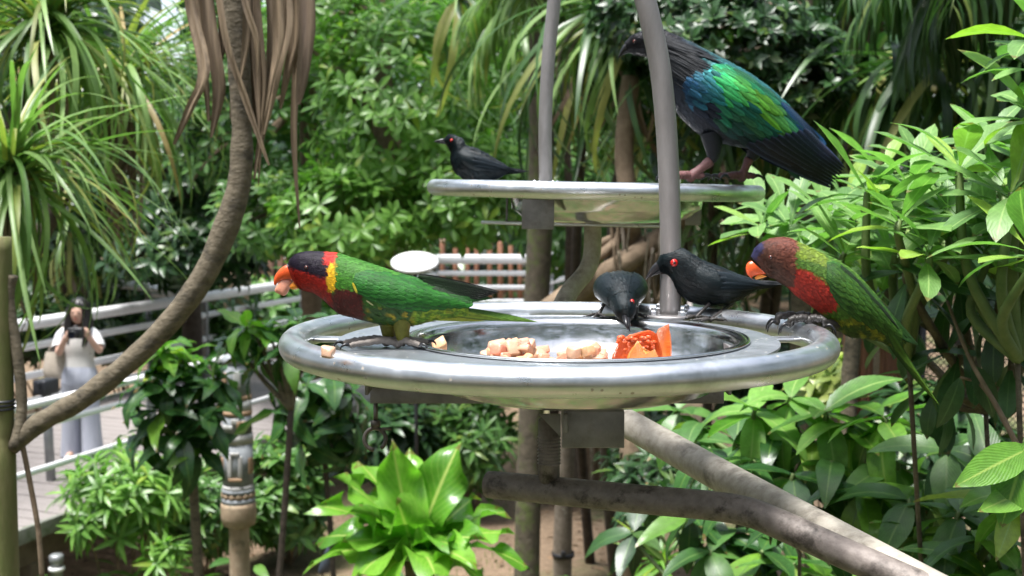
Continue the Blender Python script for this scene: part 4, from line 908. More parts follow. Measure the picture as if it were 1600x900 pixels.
# ------------------------------------------------------------------ feeders
RR, RT = 0.2975, 0.0148          # ring and tube radius
BX, BR, BD = 0.022, 0.186, 0.060 # bowl offset, radius, depth
def feeder(label, C, tilt, pole_px, pole_Y, pole_r, lower):
    root = thing('bird_feeder', C, label, 'bird feeder', 'steel bird feeders')
    root.rotation_euler = (0, tilt, 0)
    loc = lambda x, y, z: Vector((C.x+x, C.y+y, C.z+z))
    mb = MB(); v = []; f = []; N, n = 128, 18
    for i in range(N):
        a = 2*math.pi*i/N
        for j in range(n):
            b = 2*math.pi*j/n; v.append(loc((RR+RT*math.cos(b))*math.cos(a), (RR+RT*math.cos(b))*math.sin(a), RT*math.sin(b)))
    for i in range(N):
        for j in range(n): f.append((i*n+j, ((i+1) % N)*n+j, ((i+1) % N)*n+(j+1) % n, i*n+(j+1) % n))
    mb.add(v, f); mb.build('perch_ring', alu, root)
    v = []; f = []; PO = 0.249
    for z in (0.0015, -0.0015):
        for (r, off) in ((PO, 0), (PO-.012, .001), (BR-.006, BX)):
            for i in range(96): a = 2*math.pi*i/96; v.append(loc(off+r*math.cos(a), r*math.sin(a), z))
    for i in range(96):
        j = (i+1) % 96
        f += [(i, j, 96+j, 96+i), (96+i, 96+j, 192+j, 192+i), (288+j, 288+i, 384+i, 384+j), (384+j, 384+i, 480+i, 480+j), (j, i, 288+i, 288+j), (192+i, 192+j, 480+j, 480+i)]
    MB().add(v, f).build('tray_plate', plate_m, root, smooth=False)
    for a in (math.radians(172), math.radians(8), math.radians(98), math.radians(-84)):
        r0, r1 = PO-.022, RR-RT*.6; m = (r0+r1)/2
        MB().box(loc(math.cos(a)*m, math.sin(a)*m, -.0045), (r1-r0, .026, .005), a, .001).build('spoke', alu, root)
    # angle bars and bracket below
    Lb, yb_ = .255, .015
    for sy in ((.045,) if lower else (.0,)):
        bl_2 = 2*Lb*(.82 if lower else .60)
        MB().box(loc(-.01, yb_+sy, -BD-.003), (bl_2, .03, .004), 0, .0008).build('angle_bar', alu_dull, root)
        MB().box(loc(-.01, yb_+sy-.013, -BD-.013 + (.008 if not lower else 0)), (bl_2, .004, .018 if lower else .008), 0, .0008).build('angle_bar', alu_dull, root)
    for sx in (-1, 1):
        MB().box(loc(-.01+sx*Lb*(.815 if lower else .60), yb_+.01, -BD*.5-.006), (.004, .05, BD-.004), 0, .0008).build('hanger_strap', alu_dull, root)
    if lower:
        MB().box(loc(.035, -.10, -.083), (.066, .006, .040), 0, .001).build('bracket_plate', alu_dull, root)
        MB().box(loc(.005, -.085, -.075), (.005, .05, .02), 0, .001).build('gusset', alu_dull, root)
        MB().box(loc(.035, -.04, -.066), (.066, .12, .006), 0, .001).build('bracket_base', alu_dull, root)
        g_ = [loc(-.022, -.06, -.075), loc(.002, -.06, -.075), loc(.002, -.06, -.10), loc(-.022, -.055, -.075), loc(.002, -.055, -.075), loc(.002, -.055, -.10)]
        MB().add(g_, [(0, 2, 1), (3, 4, 5), (0, 1, 4, 3), (1, 2, 5, 4), (2, 0, 3, 5)]).build('gusset', alu_dull, root, smooth=False)
    else:
        MB().box(loc(-.108, -.16, -.043), (.056, .006, .052), 0, .001).build('bracket_plate', alu_dull, root)
        MB().box(loc(.19, .03, -.038), (.03, .006, .05), 0, .001).build('bracket_plate', alu_dull, root)
        MB().box(loc(-.04, .0, -BD-.004), (.34, .05, .005), 0, .001).build('bracket_base', alu, root)
    # pole
    pts = smooth_path([P(a, b, pole_Y) for a, b in pole_px], 6)
    pole = MB().tube(pts, pole_r, 20).build('pole', pole_m, root)
    b0 = Vector(pts[0]); v, f = lathe([(.001, .0018), (.034, .0018), (.036, .003), (.036, .006), (.034, .0075), (.001, .0075)], b0-Vector((0, 0, .0045)), 28)
    MB().add(v, f).build('flange', alu_dull, root)
    for k in range(4):
        a = k*math.pi/2+.5; q = b0 + Vector((math.cos(a)*.027, math.sin(a)*.027, .004)); mb = MB()
        v, f = lathe([(.0058, -.001), (.0058, .004), (.004, .005)], q, 6, True); mb.add(v, f); v, f = lathe([(.003, .004), (.003, .009), (.002, .010)], q, 10, True); mb.add(v, f)
        mb.build('bolt', alu, root, smooth=False)
    return root
CL = Vector((.0514, 1.39, CAMZ-.1785))
LF_ = feeder('large steel ring feeder in front holding the fruit bowl on two pipes', CL, 0, [(1047, 494), (1048, 400), (1046, 300), (1041, 200), (1032, 110), (1018, 40), (1002, -20), (975, -90), (935, -150)], 1.605, .0138, True)
CU = Vector((P(929, 297, 2.3).x, 2.3, P(929, 297, 2.3).z))
UF = feeder('smaller looking steel feeder farther back, seen edge on under the pigeon', CU, math.radians(-1.1)*-1, [(853, 294), (850, 200), (852, 110), (858, 30), (866, -40), (890, -120)], 2.52, .0138, False)
# the pipes that carry them
cpl = P(858, 700, 1.40)
mb = MB(); mb.tube([P(858, 655, 1.40), P(858, 762, 1.40)], S(17, 1.4), 18)
mb.build('coupling', pipe_dark_m, LF_)
mb = MB()
for k in range(9): v, f = lathe([(S(17, 1.4), -.0014), (S(19.0, 1.4), 0), (S(17, 1.4), .0014)], P(858, 682+k*5.2, 1.40), 22); mb.add(v, f)
mb.build('thread', pipe_dark_m, LF_)
pts = smooth_path([P(764, 757, 1.44), P(860, 766, 1.40), P(1000, 780, 1.36), P(1110, 790, 1.33), P(1170, 800, 1.31), P(1220, 820, 1.29), P(1320, 865, 1.25), P(1450, 922, 1.20), P(1600, 990, 1.14)], 5)
mb = MB(); ro = .0162
mb.tube(pts, ro, 22, False); mb.tube(pts[:4], ro*.86, 22, False)
v = []; f = []
d0 = (Vector(pts[1])-Vector(pts[0])).normalized(); u = d0.orthogonal().normalized(); w_ = d0.cross(u)
for r in (ro, ro*.86):
    for j in range(22): a = 2*math.pi*j/22; v.append(Vector(pts[0])+(u*math.cos(a)+w_*math.sin(a))*r)
mb.add(v, [(j, (j+1) % 22, 22+(j+1) % 22, 22+j) for j in range(22)]); mb.build('arm_pipe', pipe_dark_m, LF_)
pts = smooth_path([P(927, 345, 2.30), P(927, 395, 2.30), P(918, 425, 2.28), P(890, 462, 2.24), P(872, 520, 2.18), P(890, 590, 2.06), P(935, 632, 1.92), P(1000, 668, 1.82), P(1130, 738, 1.62), P(1300, 828, 1.38), P(1430, 897, 1.24), P(1600, 985, 1.10)], 5)
MB().tube(pts, [.0165]*12+list(np.linspace(.0165, .0218, 14))+[.0218]*(len(pts)-26), 22).build('arm_pipe', pipe_m, UF)

def bowl(label, C, name='food_bowl'):
    root = thing(name, C+Vector((BX, 0, -BD)), label, 'bowl', 'steel food bowls')
    c0 = (C.x+BX, C.y, C.z)
    prof = [(.0005, -BD+.001), (.10, -BD+.001), (.13, -BD+.003), (.155, -BD+.010), (.168, -BD+.022), (.1745, -.035), (.178, -.006), (.180, .0022), (.184, .0042), (.190, .0046), (.1935, .0036), (.1935, .0022), (.186, .0020), (.1818, .001), (.1795, -.006), (.176, -.035), (.1695, -BD+.0215), (.156, -BD+.009), (.131, -BD+.0018), (.10, -BD-.0004), (.0005, -BD-.0004)]
    v, f = lathe(prof, c0, 112); MB().add(v, f).build('shell', bowl_m, root)
    v, f = lathe([(.1905, .0040), (.1925, .0055), (.1945, .0050), (.1952, .0036), (.1940, .0024)], c0, 112); MB().add(v, f).build('rolled_rim', bowl_m, root)
    return root
bowl('polished steel bowl of diced fruit set into the large ring feeder', CL)
bowl('steel bowl hanging in the farther feeder, seen from below its rim', CU)
# hook with ring
hk = thing('hook_ring', P(587, 640, 1.405), 'small tarnished hook ring hanging under the large feeder\'s left bar', 'hook')
MB().tube([P(587, 630, 1.405), P(587, 664, 1.405)], S(3.5, 1.4), 10).build('rod', hook_m, hk)
v, f = lathe([(S(5, 1.4), -.004), (S(8, 1.4), -.003), (S(8, 1.4), .003), (S(5, 1.4), .004)], P(587, 662, 1.405), 14, True); MB().add(v, f).build('collar', hook_m, hk)
c = P(586, 686, 1.405); MB().tube([c+Vector((math.cos(a), .15*math.sin(a), math.sin(a)))*S(17, 1.4) for a in np.linspace(-1.0, 4.6, 26)], S(3.4, 1.4), 9).build('ring', hook_m, hk)
MB().tube([c+Vector((S(10, 1.4), 0, S(16, 1.4))), c+Vector((S(26, 1.4), 0, S(17, 1.4)))], S(2.5, 1.4), 8).build('pin', hook_m, hk)

# ------------------------------------------------------------------ fruit
def fruitmat(name, c1, c2, rough=.35):
    m, t, bs, out = new_mat(name); n = tex_noise(t, 55, 5, .65, mapping(t, (1, 1, 1)))
    oi = t.nodes.new('ShaderNodeObjectInfo'); base = mixc(t, oi.outputs['Random'], c1, c2)
    col = mixc(t, .5, base, ramp(t, n, [(.3, (.65, .6, .5)), (.7, (1.2, 1.2, 1.2))]), 'MULTIPLY'); t.links.new(col, bs.inputs['Base Color'])
    bs.inputs['Roughness'].default_value = rough; bs.inputs['Subsurface Weight'].default_value = .25; bs.inputs['Subsurface Radius'].default_value = (.01, .005, .003); bs.inputs['Subsurface Scale'].default_value = .4
    bump(t, bs, n, .8 if 'papaya' in name else .5, .006 if 'papaya' in name else .003); return m
fr_a = fruitmat('pale_fruit', (.50, .30, .20), (.60, .40, .28)); fr_b = fruitmat('pink_fruit', (.55, .20, .14), (.62, .30, .20)); fr_c = fruitmat('amber_fruit', (.60, .36, .20), (.64, .41, .24))
pap_m = fruitmat('papaya_flesh', (.62, .10, .025), (.66, .13, .035), .22); pap_y = fruitmat('papaya_rind_side', (.68, .21, .035), (.70, .25, .05), .3)
pap_o = fruitmat('papaya_orange_flesh', (.66, .15, .03), (.68, .18, .04), .25)
def chunk(c, size, mat, label, group=None, name='fruit_cube', rot=None):
    bm = bmesh.new(); bmesh.ops.create_cube(bm, size=1)
    for q in bm.verts: q.co += Vector((rnd(-1, 1), rnd(-1, 1), rnd(-1, 1)))*.17
    bmesh.ops.bevel(bm, geom=bm.edges[:], offset=.2, segments=2, affect='EDGES', profile=.6)
    R = Matrix.Rotation(rnd(0, 6.28), 3, 'Z') @ Matrix.Rotation(rnd(-.5, .5), 3, 'X') @ Matrix.Rotation(rnd(-.5, .5), 3, 'Y') if rot is None else rot
    for q in bm.verts:
        q.co = Vector((q.co.x*size[0], q.co.y*size[1], q.co.z*size[2])) + Vector((rnd(-1, 1), rnd(-1, 1), rnd(-1, 1)))*size[0]*.025
    bm.verts.index_update(); mb = MB().add([R @ q.co + Vector(c) for q in bm.verts], [tuple(x.index for x in p.verts) for p in bm.faces]); bm.free()
    o = mb.build(name, mat, None, True, loc=c)
    return tag(o, label, 'fruit', group)
GL, GR_ = 'pale diced fruit cube in the heap in the steel bowl', 'diced fruit cubes heaped in the bowl'
ZB = CL.z-BD+.001
spots = []
def heap(xa, xb, ya, yb, n, layers, lab, grp):
    for k in range(n):
        lay = int(layers*(k/n)**1.2); px = rnd(xa, xb); sh = 1-.22*lay
        px = (xa+xb)/2 + (px-(xa+xb)/2)*sh; Yy = (ya+yb)/2 + rnd(-1, 1)*(yb-ya)/2*sh
        s = rnd(.0105, .0165); p = Vector(((px-800)/F*Yy, Yy, ZB+.008+lay*.0112))
        # keep inside the bowl
        chunk(p, (s*rnd(.8, 1.4), s, s*rnd(.7, 1.05)), random.choices((fr_a, fr_b, fr_c), (5, 2, 3))[0], lab, grp)
heap(708, 890, 1.36, 1.54, 96, 4.0, GL, GR_)
heap(860, 970, 1.37, 1.50, 56, 3.3, 'pale diced fruit cube lying between the heap and the papaya', 'diced fruit cubes beside the papaya')
chunk(P(687, 541, 1.40)+Vector((0, 0, 0)), (.019, .016, .017), fr_c, 'single fruit cube resting against the bowl\'s left wall')
chunk(P(512, 551, 1.165), (.0115, .011, .011), fr_a, 'small fruit crumb lying on the feeder ring near the parrot\'s feet', name='fruit_crumb')
chunk(P(444, 448, 1.316), (.0135, .012, .019), fr_b, 'fruit piece held in the black capped parrot\'s beak', name='fruit_piece', rot=Matrix.Rotation(.45, 3, 'Y'))
def papaya(label, name, outline, Y0, Y1, mat, mat2):
    """wedge: ragged outline in the picture plane, thick in depth"""
    m = len(outline); v = []; f = []; K = 5
    cx = sum(a for a, b in outline)/m; cy = sum(b for a, b in outline)/m
    for k in range(K+1):
        u = k/K; sc_ = 1 - .10*abs(2*u-1)**3; YY = Y0+(Y1-Y0)*u
        for a, b in outline: v.append(P(cx+(a-cx)*sc_+rnd(-2.5, 2.5), cy+(b-cy)*sc_+rnd(-2.5, 2.5), YY+rnd(-.004, .004)))
    for k in range(K):
        for j in range(m): f.append((k*m+j, k*m+(j+1) % m, (k+1)*m+(j+1) % m, (k+1)*m+j))
    f += [tuple(range(m)), tuple(K*m+j for j in range(m-1, -1, -1))]
    root = thing(name, P(cx, cy, (Y0+Y1)/2), label, 'fruit')
    o = MB().add(v, f).build('flesh', mat, root); md = o.modifiers.new('round', 'SUBSURF'); md.levels = md.render_levels = 1
    return root
q = papaya('chunk of red orange papaya in the steel bowl below the head down starling', 'papaya_chunk', [(950, 578), (957, 552), (967, 534), (982, 523), (1000, 519), (1016, 515), (1028, 522), (1036, 545), (1042, 578)], 1.40, 1.46, pap_m, pap_y)
mb = MB()
for k in range(70): mb.ball(P(rnd(964, 1022), rnd(526, 556), 1.4005), rnd(.0016, .0034), 6, sc=(1.3, 1, .8))
mb.build('pulp', pap_m, q)
papaya('upright papaya wedge with orange side, rightmost fruit in the bowl', 'papaya_wedge', [(1016, 580), (1019, 530), (1030, 512), (1046, 502), (1049, 540), (1050, 580)], 1.41, 1.455, pap_o, pap_m)
papaya('small yellow orange papaya tip in front of the red chunk', 'papaya_tip', [(972, 582), (981, 552), (995, 530), (1010, 552), (1024, 546), (1040, 582)], 1.35, 1.39, pap_y, pap_m)

# ------------------------------------------------------------------ birds
plume = plumemat('plumage'); plume_gloss = plumemat('glossy_black_plumage', .30, 0, .15, .20); plume_irid = plumemat('iridescent_plumage', .38, 0, .55, .35)
def plain(name, c, rough=.4, spec=.5, bumps=0.0):
    return surf(name, tuple(q*.8 for q in c), tuple(min(1, q*1.2) for q in c), 220, rough, 0, bumps, .001, spec=spec)
beak_o = plain('orange_beak', (.62, .085, .018), .3); beak_tipm = plain('yellow_beak_tip', (.72, .25, .03), .3); black_m = plain('black_horn', (.012, .012, .014), .3)
eye_m = plain('dark_eye', (.006, .005, .005), .22); eye_red = plain('red_iris', (.42, .010, .006), .2); iris_br = plain('brown_iris', (.10, .02, .012), .15)
skin_gr = plain('grey_scaly_skin', (.15, .13, .115), .6, .4, .8); skin_dk = plain('black_leg_skin', (.025, .022, .02), .5, .4, .6); skin_pk = plain('reddish_leg_skin', (.125, .055, .055), .6, .4, .6)

class Bird:
    def __init__(s, name, label, foot, Y, stations, conv, colf, mat, n=72, sub=14):
        """stations: (top x,y, bottom x,y, half depth), all in conv's pixel units"""
        s.Y = Y; s.conv = conv; s.k = conv(1, 0)[0]-conv(0, 0)[0]; s.mat = mat
        s.root = thing(name, foot, label, 'bird')
        A = smooth_path(stations, sub); s.A = np.array(A); m = len(A); s.m = m; s.n = n
        V = []; C = []; pxs = []
        for i, (tx, ty, bx, by, hw) in enumerate(A):
            for j in range(n):
                a = 2*math.pi*j/n; ca, sa = math.cos(a), math.sin(a)
                x = (tx+bx)/2 + (tx-bx)/2*ca; y = (ty+by)/2 + (ty-by)/2*ca; d = -hw*sa*(1+.06*ca)
                jx = 7*mnoise.noise(Vector((x*.05, y*.05, 1))); jy = 7*mnoise.noise(Vector((x*.05, y*.05, 5)))
                pxs.append((x, y, d)); V.append(s.W(x, y, d)); C.append(s.soft(colf, x+jx*.6, y+jy*.6))
        f = [(i*n+j, i*n+(j+1) % n, (i+1)*n+(j+1) % n, (i+1)*n+j) for i in range(m-1) for j in range(n)]
        V.append(sum((V[j] for j in range(n)), Vector())/n); C.append(C[0]); V.append(sum((V[(m-1)*n+j] for j in range(n)), Vector())/n); C.append(C[-1])
        f += [(m*n, (j+1) % n, j) for j in range(n)] + [(m*n+1, (m-1)*n+j, (m-1)*n+(j+1) % n) for j in range(n)]
        s.body = MB().add(V, f, C).build('body', mat, s.root); s.V = V; s.px = np.array(pxs); s.colf = colf
        fr = s.px[:, 2] <= 0; s.fx = s.px[fr]
    def soft(s, colf, x, y, r=6.0):
        A = [colf(x+r*a, y+r*b) for a, b in ((0, 0), (1, 0), (-1, 0), (0, 1), (0, -1), (.7, .7), (-.7, -.7))]
        return tuple(sum(q[k] for q in A)/len(A) for k in range(3))
    def W(s, x, y, d=0):
        a, b = s.conv(x, y); return P(a, b, s.Y) + Vector((0, d*s.k*s.Y/F, 0))
    def dep(s, x, y):
        q = (s.fx[:, 0]-x)**2 + (s.fx[:, 1]-y)**2; i = np.argpartition(q, 14)[:14]; w_ = 1/(q[i]+30.0); return float((s.fx[i, 2]*w_).sum()/w_.sum())
    def plumage(s, count, L, wd, skip=None, lift=.25, var=.22, name='plumage', mat=None, i0=.04, i1=.97):
        """small overlapping body feathers lying along the bird"""
        mb = MB(); n = s.n
        for _ in range(count):
            u = rnd(i0, i1); i = min(s.m-2, int(u*(s.m-1))); j = random.randrange(n); x, y, d = s.px[i*n+j]
            if skip and skip(x, y): continue
            p = s.V[i*n+j]; q = s.V[(i+1)*n+j]; r = s.V[i*n+(j+1) % n]
            tg = (q-p)
            if tg.length < 1e-7: continue
            tg.normalize(); side = (r-p).normalized(); nr = side.cross(tg)
            ctr = s.W((s.A[i][0]+s.A[i][2])/2, (s.A[i][1]+s.A[i][3])/2)
            if nr.dot(p-ctr) < 0: nr = -nr
            sc_ = s.k*s.Y/F; l = L*rnd(.7, 1.2)*sc_; w_ = wd*rnd(.8, 1.2)*sc_; tg = (tg + side*rnd(-.25, .25)).normalized(); side = nr.cross(tg)
            c = np.array(s.soft(s.colf, x+rnd(-3, 3)+L*.3, y+rnd(-3, 3), 5.0))*(1+rnd(-var, var)); c2 = c*1.2; base = p - nr*l*.05
            mb.add([base-side*w_*.5, base+side*w_*.5, base+tg*l*.6+side*w_*.55+nr*l*lift*.7, base+tg*l+nr*l*lift, base+tg*l*.6-side*w_*.55+nr*l*lift*.7], [(0, 1, 2, 4), (4, 2, 3)], [tuple(c), tuple(c), tuple(c2), tuple(c2), tuple(c2)])
        o = mb.build(name, mat or s.mat, s.root); o['kind'] = 'stuff'; return o
    def feather(s, b, t, w_, l0=3, l1=5, c0=(.1, .1, .1), c1=None, side=1, shape='round', parent=None, name='feather', mb=None, rows=8, bend=0.0, mat=None, edge=None):
        own = mb is None; mb = mb or MB(); c1 = c1 or c0; b = np.array(b, float); t = np.array(t, float); ax = t-b; L = np.linalg.norm(ax); ax = ax/L; nr = np.array((-ax[1], ax[0])); v = []; c = []
        for i in range(rows+1):
            u = i/rows
            if shape == 'round': k = (min(1, .45+u*2.2))*math.sqrt(max(0.0, 1-max(0, (u-.62)/.38)**2.2))
            else: k = min(1, .5+u*3)*(1-u**3.2)**.9
            k = max(k, .03); lift = l0+(l1-l0)*u
            for q in (-1, -.5, 0, .5, 1):
                p = b + ax*L*u + nr*(q*w_/2*k + bend*L*math.sin(math.pi*u)); d = s.dep(p[0], p[1]) - lift - (1-q*q)*w_*.07
                v.append(s.W(p[0], p[1], d*side)); cc = np.array(c0)*(1-u)+np.array(c1)*u
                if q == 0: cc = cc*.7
                if abs(q) == 1 and edge is not None: cc = np.array(edge)
                c.append(tuple(cc))
        f = [(i*5+k, i*5+k+1, i*5+k+6, i*5+k+5) for i in range(rows) for k in range(4)]
        mb.add(v, f, c)
        return mb.build(name, mat or s.mat, parent or s.root) if own else mb
    def wing(s, st, bulge, colf, side, mat=None, name='wing', sub=6, nv=16):
        """folded wing: domed shell over the flank"""
        A = smooth_path(st, sub); m = len(A); v = []; c = []; s.ws = (A, bulge)
        for i, (tx, ty, bx, by) in enumerate(A):
            u = i/(m-1)
            for j in range(nv+1):
                q = j/nv; x = tx+(bx-tx)*q; y = ty+(by-ty)*q
                v.append(s.W(x, y, (s.dep(x, y)-s.wl(u, q))*side)); c.append(colf(x, y))
        f = [(i*(nv+1)+j, i*(nv+1)+j+1, (i+1)*(nv+1)+j+1, (i+1)*(nv+1)+j) for i in range(m-1) for j in range(nv)]
        return MB().add(v, f, c).build(name, mat or s.mat, s.root)
    def wl(s, u, q): return s.ws[1]*(max(0, math.sin(math.pi*q))**.55)*min(1, (u+.02)*5)**.6*(1-.75*max(0, u-.45)/.55) - 2
    def wat(s, u, q):
        A = s.ws[0]; x = u*(len(A)-1); i = min(len(A)-2, int(x)); a = A[i]*(1-(x-i))+A[i+1]*(x-i); return (a[0]+(a[2]-a[0])*q, a[1]+(a[3]-a[1])*q)
    def horn(s, st, mat, name, parent=None, colr=None, n=14):
        A = smooth_path(st, 6); v = []; m = len(A)
        for (tx, ty, bx, by, hw) in A:
            for j in range(n):
                a = 2*math.pi*j/n; ca, sa = math.cos(a), math.sin(a); v.append(s.W((tx+bx)/2+(tx-bx)/2*ca, (ty+by)/2+(ty-by)/2*ca, -hw*sa))
        f = [(i*n+j, i*n+(j+1) % n, (i+1)*n+(j+1) % n, (i+1)*n+j) for i in range(m-1) for j in range(n)] + [tuple(range(n)), tuple((m-1)*n+j for j in range(n-1, -1, -1))]
        return MB().add(v, f).build(name, mat, parent or s.root)
    def eye(s, x, y, r, iris, pup=.55, out=0.2):
        for sd_ in (1, -1):
            d = s.dep(x, y)*sd_; c = s.W(x, y, d - sd_*r*out*.2); rr_ = r*s.k*s.Y/F
            e = MB().ball(c, rr_, 14, sc=(1, .7, 1)).build('eye', iris, s.root)
            MB().ball(c + Vector((0, -sd_*rr_*.5, 0)), rr_*pup, 12, sc=(1, .7, 1)).build('pupil', eye_m, e)
            if pup < .8: MB().ball(c + Vector((-rr_*.2, -sd_*rr_*.80, rr_*.25)), rr_*.07, 6).build('painted_glint', rail_m, e)  # white bead set on the eye as a painted catchlight
def leg(root, knee, heel, toes, L, r, mat, clawmat, hump=.25, drop=0.0, thigh=None):
    """scaly shank and arched toes with claws, standing on what lies under heel"""
    ft = MB().tube(smooth_path([knee, Vector(knee).lerp(Vector(heel), .5)+Vector((0, .001, 0)), heel], 4), [r*1.25]*3+[r*1.05]*3+[r*1.2]*3, 10).build('leg', mat, root)
    tm = MB(); cm = []
    for (a, l, *w_) in toes:
        d = Vector((math.cos(a), math.sin(a), 0)); pts = [heel, heel+d*L*l*.3+Vector((0, 0, L*hump*.45)), heel+d*L*l*.62+Vector((0, 0, L*hump*.28)), heel+d*L*l*.9+Vector((0, 0, r*.35)), heel+d*L*l+Vector((0, 0, -r*.1-drop))]
        pp_ = smooth_path(pts, 5); k = len(pp_); tm.tube(pp_, [r*(1.05-.35*i/(k-1))*(1+.13*math.sin(i*2.1)) for i in range(k)], 9)
        e = Vector(pp_[-1]); cl_ = smooth_path([e-d*r*.4, e+d*r*1.2+Vector((0, 0, r*.5)), e+d*r*2.4+Vector((0, 0, -r*.1-drop*.5)), e+d*r*2.7+Vector((0, 0, -r*.9-drop))], 4); k = len(cl_)
        cm.append(MB().tube(cl_, [r*.62*(1-.85*i/(k-1)) for i in range(k)], 8))
    tm.ball(heel, r*1.35, 10)
    f_ = tm.build('foot', mat, root)
    for c_ in cm: c_.build('claw', clawmat, f_)

def lerp3(a, b, u): u = max(0, min(1, u)); return tuple(p+(q-p)*u for p, q in zip(a, b))
PZ = CL.z + .0016                 # top of the large feeder's plate
# ---- black capped parrot with fruit, standing on the front of the plate
cv = lambda x, y: (400 + x/3.461, 360 + y/3.461)
GRN = (.035, .135, .012); DGR = (.012, .085, .012); MAR = (.105, .012, .010); RED = (.30, .016, .010); CAP = (.009, .006, .013); YEL = (.62, .36, .015)
def colA(x, y):
    cap = 208 + (x-180)*.16
    if x < 392 and y < cap + 14*max(0, (x-250)/140):
        return CAP if not (x > 368 and y < 178 and x < 436) else (.42, .018, .012)
    if 366 < x < 436 and y < 172: return (.42, .018, .012)
    if 396 <= x < 438 and y < 325 - (x-396)*.5 and y >= 165 + max(0, 412-x)*2.2: return YEL
    if x < 418 + max(0, (330-y))*.0 and y < 420: return (.30-.16*max(0, (y-280)/130), .016, .010)
    br = 300 + (x-430)*.12
    if x < 590 and y > br + (0 if x > 430 else 40): 
        return (.085, .012, .010) if math.sin(x*.28+y*.1) > -.2 else (.035, .012, .008)
    if x >= 590 and y > 400:
        if x > 850: return (.15, .22, .015) if mnoise.noise(Vector((x*.03, y*.03, 2))) > 0 else (.06, .13, .012)
        return (.02, .055, .008) if mnoise.noise(Vector((x*.03, y*.03, 2))) < .25 else (.20, .16, .012)
    return GRN if y < 330 else (.03, .10, .01)
stA = [(166, 186, 214, 300, 20), (185, 158, 236, 314, 52), (215, 130, 268, 326, 68), (270, 115, 312, 340, 78), (340, 114, 360, 372, 84), (430, 121, 412, 420, 92), (505, 142, 455, 452, 106), (600, 172, 550, 478, 124), (700, 205, 660, 505, 132), (790, 235, 760, 520, 126), (870, 262, 850, 515, 110), (950, 296, 920, 498, 86), (1020, 325, 1000, 480, 62), (1090, 355, 1080, 470, 44), (1150, 385, 1150, 462, 28)]
A_ = Bird('parrot', 'green parrot with black cap, red face and yellow collar eating fruit', Vector((P(610, 545, 1.30).x, 1.30, PZ)), 1.312, stA, cv, colA, plume)
A_.plumage(6500, 24, 11, None, .14, .36)
A_.plumage(420, 34, 12, lambda x, y: not (640 < x < 960 and y > 430), .3, name='belly_fluff')
wstA = [(548, 232, 540, 285), (590, 206, 572, 335), (660, 206, 640, 372), (740, 222, 720, 402), (820, 240, 800, 420), (900, 262, 880, 415), (980, 288, 960, 404), (1050, 318, 1045, 392), (1110, 346, 1108, 386), (1165, 368, 1165, 382)]
def colwA(x, y): return (.012+.02*max(0, (270-y)/80), .105, .012)
for sd_ in (1, -1):
    wg = A_.wing(wstA, 20, colwA, sd_)
    for k in range(6):      # dark primaries
        A_.feather((880+k*26, 246+k*20), (1318-k*18, 334+k*7), 36-k, 14, 16-k, (.010, .030, .008), (.006, .007, .006), sd_, 'point', wg, edge=(.004, .004, .004))
    for k in range(6):
        A_.feather((770+k*40, 395-k*9), (1150+k*26, 392-k*5), 36, 16, 8, (.014, .10, .012), (.012, .06, .010), sd_, 'point', wg, edge=(.006, .03, .006))
    cvts = MB()
    for ru in range(15):
        for rv in range(7):
            u = .03+ru*.058+rnd(-.008, .008); q = .10+rv*.125+(ru % 2)*.05; x, y = A_.wat(min(.98, u), min(.97, q)); l = 46+ru*3.0; w_ = 30+ru*.8
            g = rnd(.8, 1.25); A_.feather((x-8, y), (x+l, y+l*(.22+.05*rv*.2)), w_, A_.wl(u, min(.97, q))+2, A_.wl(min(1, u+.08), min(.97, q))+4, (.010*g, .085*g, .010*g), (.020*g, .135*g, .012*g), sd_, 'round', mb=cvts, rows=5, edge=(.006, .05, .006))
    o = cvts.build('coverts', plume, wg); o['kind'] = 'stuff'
    A_.feather((540, 272), (564, 330), 12, 20, 10, (.6, .45, .03), (.55, .5, .06), sd_, 'round', wg)
    A_.feather((612, 366), (650, 394), 7, 10, 6, (.5, .5, .25), (.45, .45, .2), sd_, 'round', wg)
for k in range(7):
    o_ = (k-3); A_.feather((1060-abs(o_)*10, 425+abs(o_)*4), (1524-abs(o_)*52, 497-abs(o_)*3), 46, -10+o_*3.5, -22+o_*4, (.045, .13, .012) if abs(o_) < 3 else (.20, .24, .02), (.10, .20, .02), 1, 'point', name='tail_feather', edge=(.02, .06, .01))
for k in range(5): A_.feather((960+k*14, 470), (1120+k*40, 466+k*4), 40, 2-k*4, -8-k*3, (.20, .26, .02), (.24, .26, .03), 1, 'point', name='tail_feather')
A_.horn([(180, 184, 216, 266, 22), (152, 192, 180, 264, 21), (120, 220, 148, 268, 17), (100, 252, 120, 282, 11), (95, 286, 104, 300, 4)], beak_o, 'upper_beak')
A_.horn([(212, 268, 228, 318, 17), (195, 282, 204, 320, 13), (182, 298, 186, 316, 6)], beak_tipm, 'lower_beak')
A_.horn([(168, 182, 184, 206, 20), (176, 182, 186, 208, 25), (186, 184, 190, 206, 16)], plain('grey_cere', (.16, .15, .17), .5), 'cere')
A_.eye(285, 196, 11, iris_br, .62)
